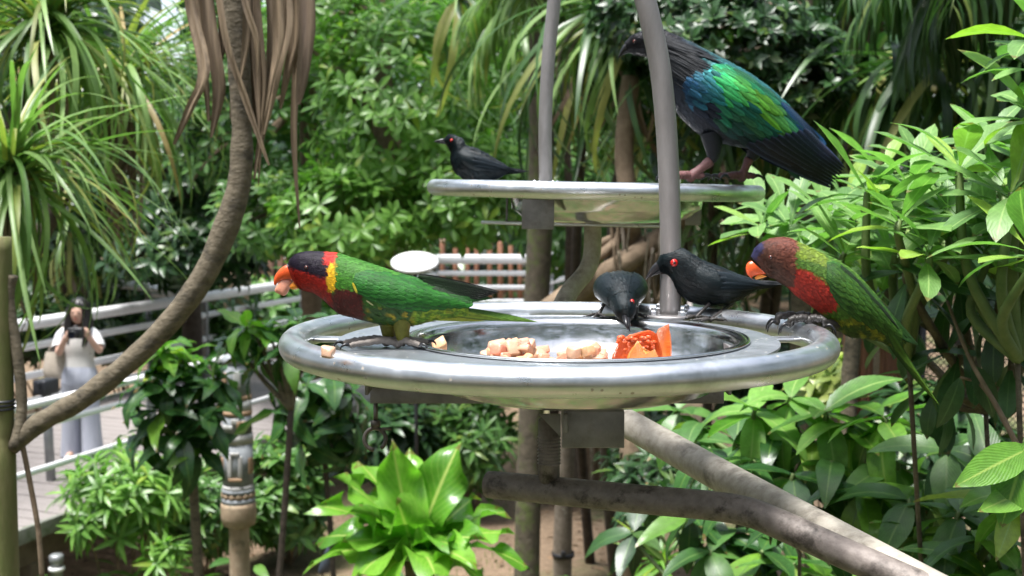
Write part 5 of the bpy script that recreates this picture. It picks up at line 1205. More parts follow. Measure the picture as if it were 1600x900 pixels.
# thighs (feathered, olive) and feet
for (x, d) in ((720, 28), (800, -34)):
    MB().tube(smooth_path([A_.W(x-5, 470, d), A_.W(x-8, 525, d), A_.W(x-2, 575, d), A_.W(x+6, 600, d)], 4), [S(17, 1.31), S(16, 1.31), S(15, 1.31), S(14, 1.31), S(13, 1.31), S(12, 1.31), S(11.5, 1.31), S(11, 1.31), S(10.5, 1.31), S(10, 1.31), S(9, 1.31), S(8, 1.31), S(6.5, 1.31)], 12, c=(.10, .10, .012)).build('thigh', plume, A_.root)
kA = A_.W(722, 590, 28); kB = A_.W(800, 600, -34)
hA = Vector((kA.x-.004, kA.y, PZ+.005)); hB = Vector((kB.x-.006, kB.y, PZ+.005))
leg(A_.root, kA, hA, [(math.pi+.15, 1.35), (math.pi-.5, 1.1), (.6, .8), (-.5, .9)], .034, .0036, skin_gr, black_m)
leg(A_.root, kB, hB, [(math.pi+.35, 1.45), (math.pi-.25, 1.2), (.35, .9), (-.55, .8)], .036, .0038, skin_gr, black_m)

# ---- brown headed parrot on the ring
cv5 = lambda x, y: (1120 + x/3.0, 350 + y/3.0)
def colB(x, y):
    if x < 208 - max(0, (y-120))*.45 and y < 172: return (.020, .020, .055)
    if x < 352 - max(0, (y-90))*.02 + (12 if y < 120 else 0) and y < 285:
        return lerp3((.050, .022, .014), (.105, .028, .016), ((x-215)*.6+(160-y)*.5)/90)
    u_, v_ = (x-425)*.80+(y-308)*.60, -(x-425)*.60+(y-308)*.80
    if (u_/138)**2+(v_/72)**2 < 1+.35*mnoise.noise(Vector((x*.03, y*.03, 4))) and x > 318:
        return (.30, .020, .010) if math.sin(x*.35+y*.42) > -.5 else (.12, .014, .010)
    if x < 500 and y < 240: return (.10, .15, .012) if y < 150+ (x-360)*.3 else (.045, .10, .012)
    if y > 430: return (.028, .060, .008) if mnoise.noise(Vector((x*.03, y*.03, 7))) < .15 else (.16, .17, .012)
    return (.05, .12, .012)
stB = [(160, 150, 225, 234, 18), (180, 115, 242, 245, 46), (215, 86, 266, 256, 60), (265, 67, 296, 275, 68), (330, 65, 332, 298, 72), (400, 92, 368, 332, 80), (480, 130, 425, 374, 95), (560, 166, 485, 418, 104), (640, 222, 548, 478, 104), (710, 292, 615, 526, 94), (770, 362, 692, 538, 74), (820, 430, 762, 550, 50), (855, 488, 815, 578, 32), (885, 535, 865, 602, 18)]
YB = 1.452
B_ = Bird('parrot', 'green parrot with brown head and red barred breast perched on the ring', Vector((P(1290, 520, YB).x, YB, CL.z+RT)), YB, stB, cv5, colB, plume)
B_.plumage(5200, 24, 11, None, .14, .36)
wstB = [(498, 172, 488, 250), (540, 160, 520, 340), (600, 195, 570, 400), (660, 250, 630, 440), (720, 318, 700, 470), (780, 390, 765, 490), (840, 460, 830, 520), (900, 530, 895, 555)]
for sd_ in (1, -1):
    wg = B_.wing(wstB, 18, lambda x, y: (.018, .085, .010), sd_)
    for k in range(6): B_.feather((650+k*14, 260+k*30), (945-k*14, 572-k*5), 34, 10-k*.6, 5, (.03, .10, .012), (.012, .045, .008), sd_, 'point', wg, edge=(.008, .012, .006))
    for k in range(4): B_.feather((560+k*40, 190+k*40), (690+k*52, 310+k*60), 20, 16, 14, (.012, .03, .008), (.008, .012, .006), sd_, 'point', wg)
    cvts = MB()
    for ru in range(12):
        for rv in range(7):
            u = .03+ru*.07; q = .1+rv*.125+(ru % 2)*.05; x, y = B_.wat(min(.98, u), min(.97, q)); l = 40+ru*3; g = rnd(.75, 1.3)
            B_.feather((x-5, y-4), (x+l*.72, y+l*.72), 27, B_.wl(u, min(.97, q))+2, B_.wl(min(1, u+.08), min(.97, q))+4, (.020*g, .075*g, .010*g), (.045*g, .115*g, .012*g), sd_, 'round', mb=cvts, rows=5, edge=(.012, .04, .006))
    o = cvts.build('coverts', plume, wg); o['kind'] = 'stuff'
for k in range(7):
    o_ = k-3; B_.feather((770+abs(o_)*6, 500), (1046-abs(o_)*34, 852-abs(o_)*46), 40, 0+o_*3.5, -12+o_*4, (.035, .10, .012), (.10, .20, .02), 1, 'point', name='tail_feather', edge=(.012, .04, .008))
B_.horn([(162, 172, 232, 238, 20), (145, 182, 196, 240, 19), (136, 204, 170, 246, 14), (140, 232, 166, 258, 9), (160, 254, 174, 265, 4)], beak_o, 'upper_beak')
B_.horn([(205, 236, 236, 246, 12), (190, 240, 205, 256, 9), (178, 250, 184, 262, 4)], beak_tipm, 'lower_beak')
B_.eye(240, 152, 10, iris_br, .6)
ringtop = lambda a: Vector((CL.x+RR*math.cos(a), CL.y+RR*math.sin(a), CL.z+RT+.003))
h1 = ringtop(.12); h2 = ringtop(.24)
leg(B_.root, B_.W(560, 470, -28), h1, [(math.pi+.1, 1.0), (math.pi-.55, .9), (.3, .8), (-.5, .8)], .024, .0046, skin_dk, black_m, .3, .006)
leg(B_.root, B_.W(600, 490, 34), h2, [(math.pi+.3, 1.1), (math.pi-.4, 1.0), (.2, .8), (-.5, .8)], .024, .0046, skin_dk, black_m, .3, .006)

# ---- starlings
BLK = (.006, .008, .009)
def colS(x, y):
    g = .5+.5*mnoise.noise(Vector((x*.012, y*.012, 3))); return (.003+.002*g, .004+.007*g, .005+.008*g)
def starling(name, label, foot, Y, st, conv, wst, beak, beak2, eye, tail, wfe, legs, tailn=5):
    b = Bird(name, label, foot, Y, st, conv, colS, plume_gloss, 36, 8); k = 1/b.k
    b.plumage(2600, 26, 11, None, .16, .6)
    for sd_ in (1, -1):
        wg = b.wing(wst, 14, lambda x, y: (.006, .011, .013), sd_)
        for (p, q, w_) in wfe: b.feather(p, q, w_, 16, 8, (.007, .013, .017), (.006, .009, .012), sd_, 'point', wg, edge=(.016, .022, .028))
    for i in range(tailn): o_ = i-tailn//2; b.feather((tail[0], tail[1]+o_*4), (tail[2]-abs(o_)*8, tail[3]+o_*tail[4]), tail[5], -6+o_*4, -14+o_*5, (.006, .009, .011), (.004, .005, .006), 1, 'point', name='tail_feather')
    b.horn(beak, black_m, 'upper_beak'); b.horn(beak2, black_m, 'lower_beak')
    b.eye(*eye, eye_red, .42)
    for (kn, hl, toes) in legs: leg(b.root, kn, hl, toes, .020, .0021, skin_dk, black_m, .2)
    return b
cv4 = lambda x, y: (820 + x/3.462, 360 + y/3.462)
st2 = [(713, 170, 735, 234, 16), (740, 134, 765, 248, 44), (790, 102, 788, 280, 60), (850, 98, 812, 324, 70), (905, 126, 852, 360, 80), (960, 160, 912, 392, 94), (1040, 190, 1000, 408, 102), (1110, 218, 1080, 404, 92), (1170, 242, 1150, 380, 70), (1215, 258, 1210, 346, 45), (1255, 270, 1255, 320, 24)]
YS = 1.60; cvz = lambda x, y, d: P(820+x/3.462, 360+y/3.462, YS+d)
hz_ = lambda v: Vector((v.x, v.y, PZ+.0025))
starling('starling', 'black starling with red eye standing by the pole, facing left', hz_(cvz(1000, 500, 0)), YS, st2, cv4,
    [(935, 175, 900, 250), (990, 185, 960, 330), (1060, 208, 1040, 350), (1130, 232, 1120, 340), (1200, 258, 1200, 320), (1270, 275, 1270, 300)],
    [(712, 170, 735, 212, 15), (690, 192, 712, 226, 13), (670, 224, 684, 246, 9), (656, 255, 662, 262, 4), (650, 267, 652, 269, 1.5)], [(735, 208, 742, 236, 11), (705, 226, 712, 240, 8), (672, 248, 676, 254, 3)], (800, 171, 21),
    (1190, 300, 1402, 287, 3, 34), [((1030, 225), (1290, 282), 30), ((1040, 250), (1285, 290), 30), ((1050, 280), (1270, 300), 30), ((1040, 305), (1240, 312), 30)],
    [(cvz(1000, 395, -.015), hz_(cvz(925, 488, -.02)), [(math.pi, 1.1), (math.pi-.7, .9), (math.pi+.7, .9), (.1, .8)]), (cvz(1130, 385, .015), hz_(cvz(1005, 512, -.05)), [(math.pi, 1.1), (math.pi-.7, .9), (math.pi+.7, .9), (.1, .8)])])
# second one faces the camera with its head down: built as a swept body
YT = 1.615
S1 = thing('starling', Vector((P(968, 492, YT).x, YT, PZ)), 'black starling facing the viewer with head bent down into the bowl', 'bird')
def W1(x, y, d): return P(820+x/3.462, 360+y/3.462, YT+d)
spine = [(505, 352, .125, 20, 14), (508, 325, .095, 60, 45), (512, 312, .06, 112, 78), (516, 310, .02, 136, 92), (520, 322, -.012, 128, 92), (526, 355, -.035, 98, 80), (534, 388, -.052, 72, 66), (540, 415, -.064, 62, 60), (545, 445, -.074, 50, 50), (550, 470, -.080, 30, 30), (552, 482, -.083, 14, 14)]
sp2 = smooth_path(spine, 6); px1 = 1/3.462*YT/F
ctr = [W1(q[0], q[1], q[2]) for q in sp2]; v = []; f = []; c = []; m = len(ctr); n = 34; nrm1 = []
for i in range(m):
    tg = (ctr[min(i+1, m-1)]-ctr[max(i-1, 0)]).normalized(); sx = Vector((1, 0, 0)); sx = (sx-tg*sx.dot(tg)).normalized(); up = sx.cross(tg)
    if up.z < 0 and i < m*.6: up = -up
    for j in range(n):
        a = 2*math.pi*j/n; dv = sx*math.cos(a)*sp2[i][3]*px1 + up*math.sin(a)*sp2[i][4]*px1; v.append(ctr[i]+dv); c.append(colS(j*14, i*14))
f = [(i*n+j, i*n+(j+1) % n, (i+1)*n+(j+1) % n, (i+1)*n+j) for i in range(m-1) for j in range(n)] + [tuple(range(n)), tuple((m-1)*n+j for j in range(n))]
MB().add(v, f, c).build('body', plume_gloss, S1)
pm_ = MB()
for _ in range(1300):
    i = random.randrange(2, m-3); j = random.randrange(n); p = v[i*n+j]; tg = (v[(i-1)*n+j]-p)
    if tg.length < 1e-6: continue
    tg.normalize(); nr = (p-ctr[i]).normalized(); sd_ = nr.cross(tg).normalized(); l = .0055*rnd(.7, 1.2); w_ = .0026; g = rnd(.6, 1.6); cc = (.005*g, .010*g, .012*g)
    pm_.add([p-sd_*w_*.5, p+sd_*w_*.5, p+tg*l*.6+sd_*w_*.5+nr*l*.1, p+tg*l+nr*l*.12, p+tg*l*.6-sd_*w_*.5+nr*l*.1], [(0, 1, 2, 4), (4, 2, 3)], cc)
o = pm_.build('plumage', plume_gloss, S1); o['kind'] = 'stuff'
for sd_ in (-1, 1):     # folded wings hug the sides
    vv = []; ff = []; cc = []
    for i in range(11):
        u = i/10; ic = int(np.interp(u, [0, 1], [m*.56, m*.03])); ce = ctr[ic]
        for j in range(9):
            a = math.radians(np.interp(j, [0, 8], [-28, 62])); r0 = (sp2[ic][3]*1.07+5*math.sin(math.pi*u))*px1; r1 = (sp2[ic][4]*1.07+4)*px1
            vv.append(ce+Vector((math.cos(a)*r0*sd_, 0, math.sin(a)*r1))); cc.append((.006, .011, .014))
    for i in range(10):
        for j in range(8): ff.append((i*9+j, i*9+j+1, i*9+j+10, i*9+j+9))
    MB().add(vv, ff, cc).build('wing', plume_gloss, S1)
tl = MB()
for k in range(5):
    a = ctr[3]+Vector(((k-2)*.006, -.02, -.002*abs(k-2))); b = ctr[0]+Vector(((k-2)*.009, .07, -.012)); d = b-a; sx = Vector((.006, 0, 0)); tl.add([a-sx, a+sx, b+sx, b-sx*0, b-sx], [(0, 1, 2, 3, 4)], BLK)
tl.build('tail', plume_gloss, S1)
bk = MB().tube(smooth_path([W1(548, 462, -.078), W1(555, 490, -.084), W1(562, 520, -.089), W1(567, 546, -.092)], 4), [S(6.4, YT), S(6.0, YT), S(5.5, YT), S(5, YT), S(4.4, YT), S(4, YT), S(3.6, YT), S(3.2, YT), S(2.6, YT), S(2, YT), S(1.4, YT), S(1, YT), S(.4, YT)], 10); bk.build('upper_beak', black_m, S1)
MB().tube([W1(540, 462, -.082), W1(550, 510, -.093), W1(556, 538, -.097)], [S(4, YT), S(3, YT), S(.4, YT)], 8).build('lower_beak', black_m, S1)
for (x, y, d) in ((579, 386, -.071), (506, 394, -.069)):
    e = MB().ball(W1(x, y, d), S(4.2, YT), 12).build('eye', eye_red, S1); MB().ball(W1(x, y, d)+Vector((.0004*(1 if x > 540 else -1), -.0026, -.0005)), S(2.1, YT), 10).build('pupil', eye_m, e)
leg(S1, W1(440, 380, -.005), hz_(W1(395, 462, -.015)), [(-math.pi/2-.3, 1.0), (-math.pi/2-1.0, 1.0), (-math.pi/2+.5, .9), (1.6, .8)], .020, .0022, skin_dk, black_m, .3)
leg(S1, W1(612, 385, -.005), hz_(W1(600, 464, -.015)), [(-math.pi/2, 1.0), (-math.pi/2-.7, .9), (-math.pi/2+.7, .9), (1.6, .8)], .020, .0022, skin_dk, black_m, .3)
# third on the farther feeder (from the 3x enlargement, origin 380,0)
cv1 = lambda x, y: (380 + x/3.0, y/3.0)
YU = 2.36; UZ = CU.z + .004
st3 = [(940, 650, 950, 676, 9), (958, 640, 962, 690, 22), (985, 637, 972, 712, 32), (1020, 650, 972, 735, 38), (1045, 680, 976, 765, 46), (1090, 695, 994, 806, 60), (1140, 720, 1050, 848, 64), (1186, 748, 1118, 858, 54), (1222, 770, 1180, 842, 38), (1250, 790, 1228, 818, 18), (1268, 797, 1262, 812, 9)]
b3 = [Vector((P(740, 285, YU-.02).x, YU-.02, UZ)), Vector((P(762, 285, YU+.02).x, YU+.02, UZ))]
starling('starling', 'black starling standing on the farther feeder\'s left side', b3[0], YU, st3, cv1,
    [(1030, 690, 1000, 735), (1070, 705, 1035, 775), (1120, 725, 1085, 800), (1170, 750, 1150, 805), (1215, 772, 1205, 800), (1250, 788, 1248, 798)],
    [(938, 649, 946, 666, 8), (918, 653, 924, 668, 6), (900, 660, 902, 666, 2.5), (893, 664, 894, 666, 1)], [(945, 664, 950, 676, 6), (920, 668, 924, 673, 3), (904, 667, 905, 669, 1)], (979, 660, 9.5),
    (1235, 800, 1340, 803, 1.6, 16), [((1080, 735), (1255, 790), 18), ((1075, 755), (1250, 797), 18), ((1085, 780), (1235, 806), 18)],
    [(P(738, 266, YU-.02), b3[0], [(math.pi, 1), (2.4, .9), (-2.4, .9), (0, .8)]), (P(758, 270, YU+.02), b3[1], [(math.pi, 1), (2.4, .9), (-2.4, .9), (0, .8)])])

# ---- pigeon on the farther feeder
cv3 = lambda x, y: (960 + x/2.9025, y/2.9025)
NAVY = (.010, .016, .034); TEAL = (.016, .13, .13); GREEN = (.022, .42, .12); LIME = (.15, .46, .045); BLUE = (.014, .065, .15); SLATE = (.018, .022, .032)
def colP(x, y):
    if x < 300 and y < 330: return (.006, .006, .008)
    if y > 480: return lerp3(SLATE, (.012, .014, .020), (x-300)/400)
    return lerp3(SLATE, TEAL, (x-300)/250)
def colW(x, y):
    # along the wing, measured down from its upper edge
    top = 275 + (x-520)*.80 if x > 520 else 275+(520-x)*.30
    d = y-top
    if x < 430: c = lerp3(BLUE, (.014, .19, .16), (x-310)/140) if d < 170 else NAVY
    elif d < 60: c = lerp3((.014, .24, .10), BLUE, (x-600)/230)
    elif d < 170: c = lerp3(GREEN, LIME, (x-480)/130) if x < 640 else lerp3(LIME, (.014, .22, .19), (x-640)/140)
    elif d < 230: c = lerp3((.012, .18, .11), (.014, .15, .16), (x-420)/260)
    else: c = lerp3((.012, .11, .10), NAVY, (d-230)/130)
    if x > 830: c = lerp3(BLUE, NAVY, (x-880)/90)
    return c
stP = [(46, 192, 60, 238, 15), (78, 164, 96, 248, 34), (130, 142, 142, 258, 45), (200, 130, 182, 302, 55), (280, 160, 212, 392, 76), (370, 202, 262, 482, 106), (460, 250, 332, 566, 130), (540, 292, 422, 634, 144), (620, 338, 520, 658, 138), (710, 404, 620, 682, 118), (800, 486, 720, 728, 90), (870, 566, 820, 772, 58), (930, 645, 900, 806, 32)]
YP = 2.12
Pg = Bird('pigeon', 'large pigeon with dark hackles and shining green blue wings behind the pole', Vector((P(1110, 281, YP).x, YP, CU.z+RT)), YP, stP, cv3, colP, plume_irid, 44, 8)
Pg.plumage(2600, 26, 14, None, .12, .3)
wP = [(318, 350, 300, 410), (380, 320, 325, 500), (460, 290, 395, 560), (540, 300, 470, 610), (620, 352, 550, 645), (700, 418, 630, 670), (780, 492, 710, 710), (860, 565, 800, 745), (930, 635, 890, 780), (990, 720, 960, 810)]
for sd_ in (1, -1):
    wg = Pg.wing(wP, 26, colW, sd_)
    for k in range(9):      # flight feathers
        b = (590+k*31, 655-k*8); t_ = (985+k*6, 853-k*11); g = rnd(.8, 1.2)
        Pg.feather(b, t_, 44, 24+k*1.2, 12+k*1.5, (.012*g, .016*g, .040*g), (.006, .007, .012), sd_, 'point', wg, edge=(.045, .06, .12))
    for k in range(5):
        b = (740+k*20, 470+k*28); t_ = (925+k*12, 628+k*27); Pg.feather(b, t_, 40, 14, 14, BLUE, NAVY, sd_, 'point', wg, edge=(.004, .006, .012))
    for ru in range(13):
        for rv in range(9):
            u = .02+ru*.062+rnd(-.012, .012); q = .05+rv*.105+(ru % 2)*.045+rnd(-.015, .015)
            if u > .80 or q > .95: continue
            x, y = Pg.wat(u, q); l = 48+ru*4.5; c0 = colW(x, y); g = rnd(.65, 1.3); h = lerp3(c0, (.10, .26, .03), rnd(0, .25) if 430 < x < 760 and c0[1] > .08 else 0)
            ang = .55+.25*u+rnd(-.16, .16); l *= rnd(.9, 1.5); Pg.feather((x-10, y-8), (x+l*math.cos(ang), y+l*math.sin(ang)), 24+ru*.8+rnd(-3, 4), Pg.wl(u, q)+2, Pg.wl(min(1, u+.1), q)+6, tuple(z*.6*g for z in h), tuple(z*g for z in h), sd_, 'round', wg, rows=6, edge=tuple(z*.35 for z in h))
hk_ = MB()
for k in range(90):
    a = rnd(0, 1); x = 150+rnd(0, 150); y = 150+a*150+(x-150)*.25; l = rnd(120, 230); ang = .42+a*.25+rnd(-.08, .08)
    for sd_ in (1, -1): Pg.feather((x, y), (x+l*math.cos(ang), y+l*math.sin(ang)), rnd(9, 16), 4, rnd(8, 16), (.005, .006, .008), (.010, .013, .017), sd_, 'point', mb=hk_, rows=6)
o = hk_.build('hackles', plume, Pg.root); o['kind'] = 'stuff'
Pg.horn([(58, 190, 66, 226, 14), (40, 206, 46, 232, 11), (24, 238, 30, 252, 6), (18, 258, 20, 264, 2)], black_m, 'upper_beak'); Pg.horn([(62, 222, 70, 240, 10), (40, 236, 46, 246, 6), (28, 252, 30, 256, 2)], black_m, 'lower_beak')
Pg.eye(88, 192, 8, iris_br, .6)
tt = MB()
for k in range(5): Pg.feather((800+k*10, 700), (975-k*4, 830-k*8), 44, -20-k*6, -26-k*5, (.35, .35, .34), (.42, .42, .41), 1, 'round', mb=tt)
for (pts, d) in (([(430, 600), (440, 650), (442, 700), (432, 735)], -40), ([(640, 640), (640, 680), (632, 705), (620, 720)], 40)):
    MB().tube(smooth_path([Pg.W(x, y, d) for x, y in pts], 4), [S(17, YP)*(1-.68*(i/12)**1.6) for i in range(13)], 12, c=(.014, .016, .022)).build('thigh', plume, Pg.root)
RZ = CU.z + RT
h1 = P(1068, 281, YP-.02); h1.z = RZ+.007; h2 = P(1150, 281, YP+.02); h2.z = RZ+.007
k1 = Pg.W(430, 730, -40); k2 = Pg.W(622, 715, 40)
leg(Pg.root, k1, h1+Vector((.012, 0, .002)), [(math.pi, 1.1), (math.pi-.6, .9), (math.pi+.6, .9), (0.2, .6)], .036, .0072, skin_pk, black_m, .2)
leg(Pg.root, k2, h2+Vector((.010, 0, .002)), [(math.pi, 1.1), (math.pi-.6, .9), (math.pi+.6, .9), (0.2, .6)], .036, .0068, skin_pk, black_m, .2)
# small dark bird on the soil far below
YG = 10.6; cg = P(512, 866, YG)
stG = [(497, 892, 500, 898, 2), (500, 880, 506, 896, 5), (506, 866, 514, 894, 8), (510, 856, 518, 884, 8), (513, 851, 519, 868, 5), (515, 849, 520, 856, 3)]
Gb = Bird('ground_bird', 'small slate blue bird on the soil left of the nest fern', P(506, 897, YG), YG, [(a, b, c2, d, e) for a, b, c2, d, e in stG], lambda x, y: (x, y), lambda x, y: (.05, .065, .085), plume, 16, 5)
Gb.horn([(517, 850, 519, 854, 1.5), (522, 849, 522.5, 850, .4)], black_m, 'beak')
MB().tube([P(504, 890, YG), P(504, 905, YG)], .008, 6).build('leg', skin_dk, Gb.root)

# ------------------------------------------------------------------ the woman with the camera
B0 = P(129, 720, 12.0); B0.z = DECK
wm = thing('person', B0, 'woman with long black hair in white top and pale trousers raising a camera', 'person')
skin = surf('skin', (.50, .30, .22), (.60, .38, .29), 6, .5); shirt_m = surf('white_cotton', (.58, .58, .59), (.68, .68, .69), 9, .8, 0, .3, .02)
vest_m = surf('cream_vest', (.50, .49, .47), (.60, .585, .56), 9, .8, 0, .3, .02); pant_m = surf('pale_lavender_trousers', (.36, .38, .46), (.48, .50, .57), 5, .85, 0, .4, .03, stretch=(3, 3, .4)); hair_m = surf('black_hair', (.008, .007, .008), (.022, .018, .018), 40, .35, 0, .3, .005, stretch=(4, 4, .3))
bag_m = surf('beige_canvas', (.42, .36, .29), (.54, .47, .39), 12, .85, 0, .3, .01); cam_m = surf('black_camera_body', (.010, .010, .012), (.024, .024, .027), 20, .4); glass_m = surf('lens_glass', (.01, .012, .02), (.02, .022, .04), 5, .05)
def skin_obj(name, V, E, R, mat, parent, root_i=0, sub=2):
    me = bpy.data.meshes.new(name); me.from_pydata(V, E, []); o = bpy.data.objects.new(name, me); link(o, parent); me.materials.append(mat)
    md = o.modifiers.new('skin', 'SKIN'); md.use_smooth_shade = True
    if not me.skin_vertices: me.attributes.new('skin', 'FLOAT', 'POINT')
    try:
        for i, r in enumerate(R):
            sv_ = me.skin_vertices[0].data[i]; sv_.radius = r if isinstance(r, tuple) else (r, r); sv_.use_root = (i == root_i)
    except Exception: raise
    s_ = o.modifiers.new('sub', 'SUBSURF'); s_.levels = s_.render_levels = sub; return o
def body_mesh():
    V = [(0, 0, .88), (0, .01, 1.02), (-.005, .01, 1.14), (-.005, .015, 1.245), (.005, .0, 1.315), (.012, -.012, 1.385), (.014, -.018, 1.46), (.016, -.012, 1.535),
         (-.15, .01, 1.255), (-.175, -.05, 1.14), (-.15, -.14, 1.055), (-.08, -.22, 1.16), (-.02, -.265, 1.255),
         (.145, .01, 1.255), (.20, -.05, 1.15), (.245, -.12, 1.075), (.21, -.20, 1.17), (.165, -.25, 1.27),
         (-.085, 0, .82), (-.095, -.01, .45), (-.095, .0, .10), (-.095, -.02, .055), (-.10, -.14, .025), (.085, 0, .82), (.095, -.01, .45), (.095, .0, .10), (.095, -.02, .055), (.10, -.14, .025)]
    E = [(0, 1), (1, 2), (2, 3), (3, 4), (4, 5), (5, 6), (6, 7), (3, 8), (8, 9), (9, 10), (10, 11), (11, 12), (3, 13), (13, 14), (14, 15), (15, 16), (16, 17), (0, 18), (18, 19), (19, 20), (20, 21), (21, 22), (0, 23), (23, 24), (24, 25), (25, 26), (26, 27)]
    R = [(.13, .10), (.11, .085), (.125, .09), (.11, .08), .045, (.062, .07), (.075, .09), (.055, .065), .048, .042, .036, .033, .025, .048, .042, .036, .033, .025, .085, .055, .038, .04, (.04, .03), .085, .055, .038, .04, (.04, .03)]
    return V, E, R
try:
    me = bpy.data.meshes.new('body'); V, E, R = body_mesh(); me.from_pydata(V, E, []); bo = bpy.data.objects.new('body', me); link(bo, wm); me.materials.append(skin)
    md = bo.modifiers.new('skin', 'SKIN'); md.use_smooth_shade = True
    lay = me.skin_vertices[0].data if len(me.skin_vertices) else None
    for i, r in enumerate(R): lay[i].radius = r if isinstance(r, tuple) else (r, r); lay[i].use_root = (i == 0)
    s_ = bo.modifiers.new('sub', 'SUBSURF'); s_.levels = s_.render_levels = 2
except Exception as ex: print('SKIN FAIL', ex)
g = lambda x, y, z: B0 + Vector((x, y, z))
def ring_loft(rows, n=22):
    v = []; f = []
    for (cx, cy, z, rx, ry) in rows:
        for j in range(n): a = 2*math.pi*j/n; v.append(g(cx+rx*math.cos(a), cy+ry*math.sin(a), z))
    m = len(rows)
    for i in range(m-1):
        for j in range(n): f.append((i*n+j, i*n+(j+1) % n, (i+1)*n+(j+1) % n, (i+1)*n+j))
    return v, f
v, f = ring_loft(smooth_path([(0, 0, .80, .165, .12), (0, .0, .90, .15, .115), (0, .005, 1.0, .138, .108), (0, .005, 1.10, .15, .115), (0, .008, 1.19, .155, .108), (0, .01, 1.26, .13, .09), (0, .008, 1.295, .075, .062)], 4))
MB().add(v, f).build('top', vest_m, wm)
mb = MB()
for pts in ([(-.12, .01, 1.262), (-.17, -.01, 1.22), (-.185, -.05, 1.13), (-.18, -.075, 1.10)], [(.115, .01, 1.262), (.16, -.01, 1.22), (.205, -.05, 1.15), (.215, -.07, 1.12)]): mb.tube(smooth_path([g(*q) for q in pts], 4), [.05+.014*i/12 for i in range(13)], 14, False)
mb.build('sleeves', shirt_m, wm)
mb = MB()
v, f = ring_loft(smooth_path([(0, 0, .92, .142, .115), (0, 0, .85, .17, .13), (0, 0, .76, .185, .14), (0, 0, .70, .18, .12)], 3)); mb.add(v, f)
for sx in (-1, 1):
    v, f = ring_loft(smooth_path([(sx*.085, 0, .76, .10, .125), (sx*.098, -.02*sx, .55, .088, .11), (sx*.108, -.03*sx, .30, .092, .11), (sx*.118, -.04*sx, .10, .10, .12), (sx*.12, -.04*sx, .02, .104, .125)], 3)); mb.add(v, f)
mb.build('trousers', pant_m, wm)
mb = MB(); hv = []     # hair: cap and long falling locks
v, f = sphere(20); mb.add([g(.014+q[0]*.098, .012+q[1]*.105, 1.488+q[2]*.112) for q in v if True], f)
for k in range(46):
    a = rnd(.15, math.pi-.15) if k < 24 else random.choice((rnd(-.45, .2), rnd(math.pi-.2, math.pi+.45))); x = math.cos(a)*.088; y = math.sin(a)*.09+.01; l = rnd(.38, .52)
    mb.tube(smooth_path([g(.014+x*.8, y, 1.54), g(.014+x*1.08, y*1.05, 1.44), g(.014+x*1.15+rnd(-.02, .02), y*.9+rnd(-.02, .02), 1.28), g(.014+x*1.2+rnd(-.03, .03), y*.8+rnd(-.04, .0), 1.54-l)], 4), [.018]*8+[.014, .012, .01, .007, .003], 6)
for sx in (-1, 1):
    for k in range(12):
        q = rnd(.055, .098); y0 = rnd(-.05, .01); l = rnd(.40, .50)
        mb.tube(smooth_path([g(.014+sx*.012, -.045, 1.578), g(.014+sx*.062, y0-.035, 1.53), g(.014+sx*(q+.005), y0-.03, 1.42), g(.014+sx*(q+.015), y0-.05, 1.26), g(.014+sx*q*.9, y0-.06, 1.56-l)], 4), [.014]*4+[.02]*8+[.016, .013, .009, .006, .003], 6)
mb.build('hair', hair_m, wm)
mb = MB()          # face
fv, ff = sphere(20); mb.add([g(.014+q[0]*.069, -.046+q[1]*.062, 1.437+q[2]*.098) for q in fv], ff); mb.add([g(.010+q[0]*.011, -.110+q[1]*.016, 1.432+q[2]*.02) for q in fv], ff)
fc = mb.build('face', skin, wm)
for sx in (-1, 1): MB().ball(g(.014+sx*.028, -.103, 1.455), .009, 8, sc=(1.5, .6, .8)).build('eye', eye_m, fc)
MB().ball(g(.012, -.103, 1.395), .012, 8, sc=(1.8, .6, .5)).build('mouth', plain('lips', (.45, .14, .12), .4), fc)
mb = MB()          # hands with fingers closing on the camera
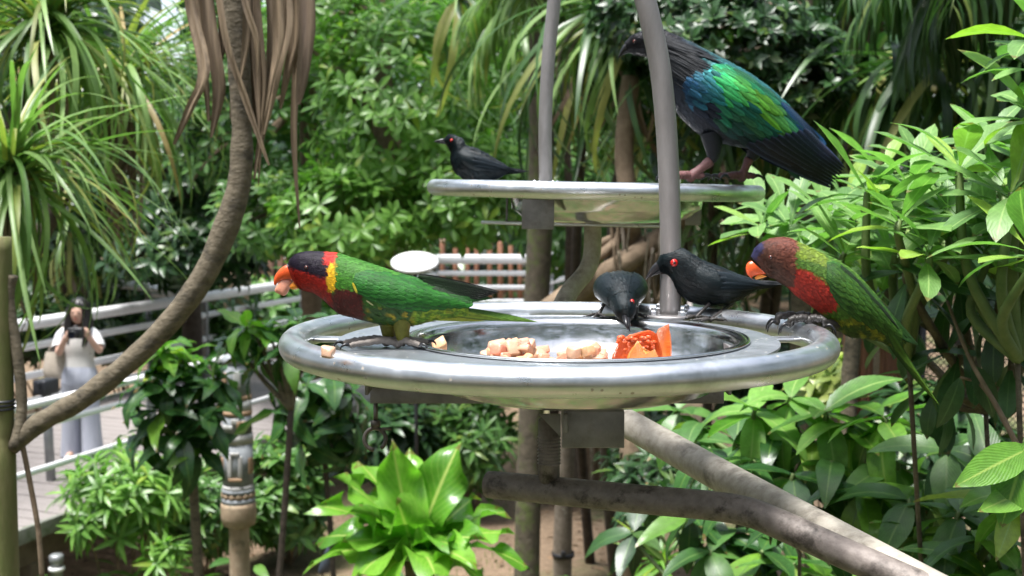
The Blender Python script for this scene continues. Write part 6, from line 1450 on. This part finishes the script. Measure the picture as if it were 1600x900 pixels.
for (hx, hy, hz, sx) in ((-.005, -.275, 1.262, 1), (.175, -.262, 1.28, -1)):
    mb.ball(g(hx, hy, hz), .038, 10, sc=(.7, .9, 1.1))
    for k in range(4): zz_ = hz+.03-.02*k; mb.tube(smooth_path([g(hx, hy-.01, zz_), g(hx+sx*.02, hy-.045, zz_+.004), g(hx+sx*(.05-.004*k), hy-.055, zz_)], 3), [.0095]*5+[.0085, .007], 7)
    mb.tube(smooth_path([g(hx, hy, hz+.01), g(hx+sx*.02, hy+.02, hz+.035), g(hx+sx*.045, hy+.02, hz+.03)], 3), [.011]*5+[.009, .008], 7)
mb.build('hands', skin, wm)
mb = MB()
for sx in (-1, 1): mb.ball(g(sx*.10, -.07, .028), .05, 10, sc=(.9, 2.2, .55))
mb.build('shoes', shirt_m, wm)
cc_ = g(.09, -.325, 1.285)
ca = thing('camera_body', cc_, 'black camera held up in front of the woman\'s face', 'camera')
MB().box(cc_, (.15, .07, .105), 0, .014).build('housing', cam_m, ca); MB().box(cc_+Vector((0, 0, .052)), (.05, .05, .035), 0, .008).build('viewfinder', cam_m, ca)
v, f = lathe([(.0, 0), (.036, 0), (.037, .05), (.040, .055), (.040, .095), (.034, .10), (.030, .088), (.0, .085)], (0, 0, 0), 22); Mx = Matrix.Rotation(math.pi/2, 3, 'X')
ln = MB().add([Mx @ Vector(q)+cc_+Vector((0, -.028, -.005)) for q in v], f).build('lens', cam_m, ca)
v, f = lathe([(.0, .0), (.031, .002)], (0, 0, 0), 20); MB().add([Mx @ Vector(q)+cc_+Vector((0, -.117, -.005)) for q in v], f).build('front_glass', glass_m, ln)
bg_ = thing('tote_bag', g(-.24, .02, .80), 'beige canvas tote bag hanging at the woman\'s elbow', 'bag')
v, f = ring_loft(smooth_path([(-.23, .02, .79, .12, .05), (-.235, .02, .86, .135, .065), (-.23, .02, .98, .125, .05), (-.225, .02, 1.06, .11, .03)], 4)); f.append(tuple(range(21, -1, -1))); MB().add(v, f).build('pouch', bag_m, bg_)
for dy in (-.03, .05): MB().tube(smooth_path([g(-.31, .02+dy*.4, 1.05), g(-.24, dy*.3, 1.18), g(-.15, .01+dy*.3, 1.305), g(-.12, .03+dy*.3, 1.2), g(-.14, .02+dy*.4, 1.05)], 4), .009, 6).build('strap', bag_m, bg_)
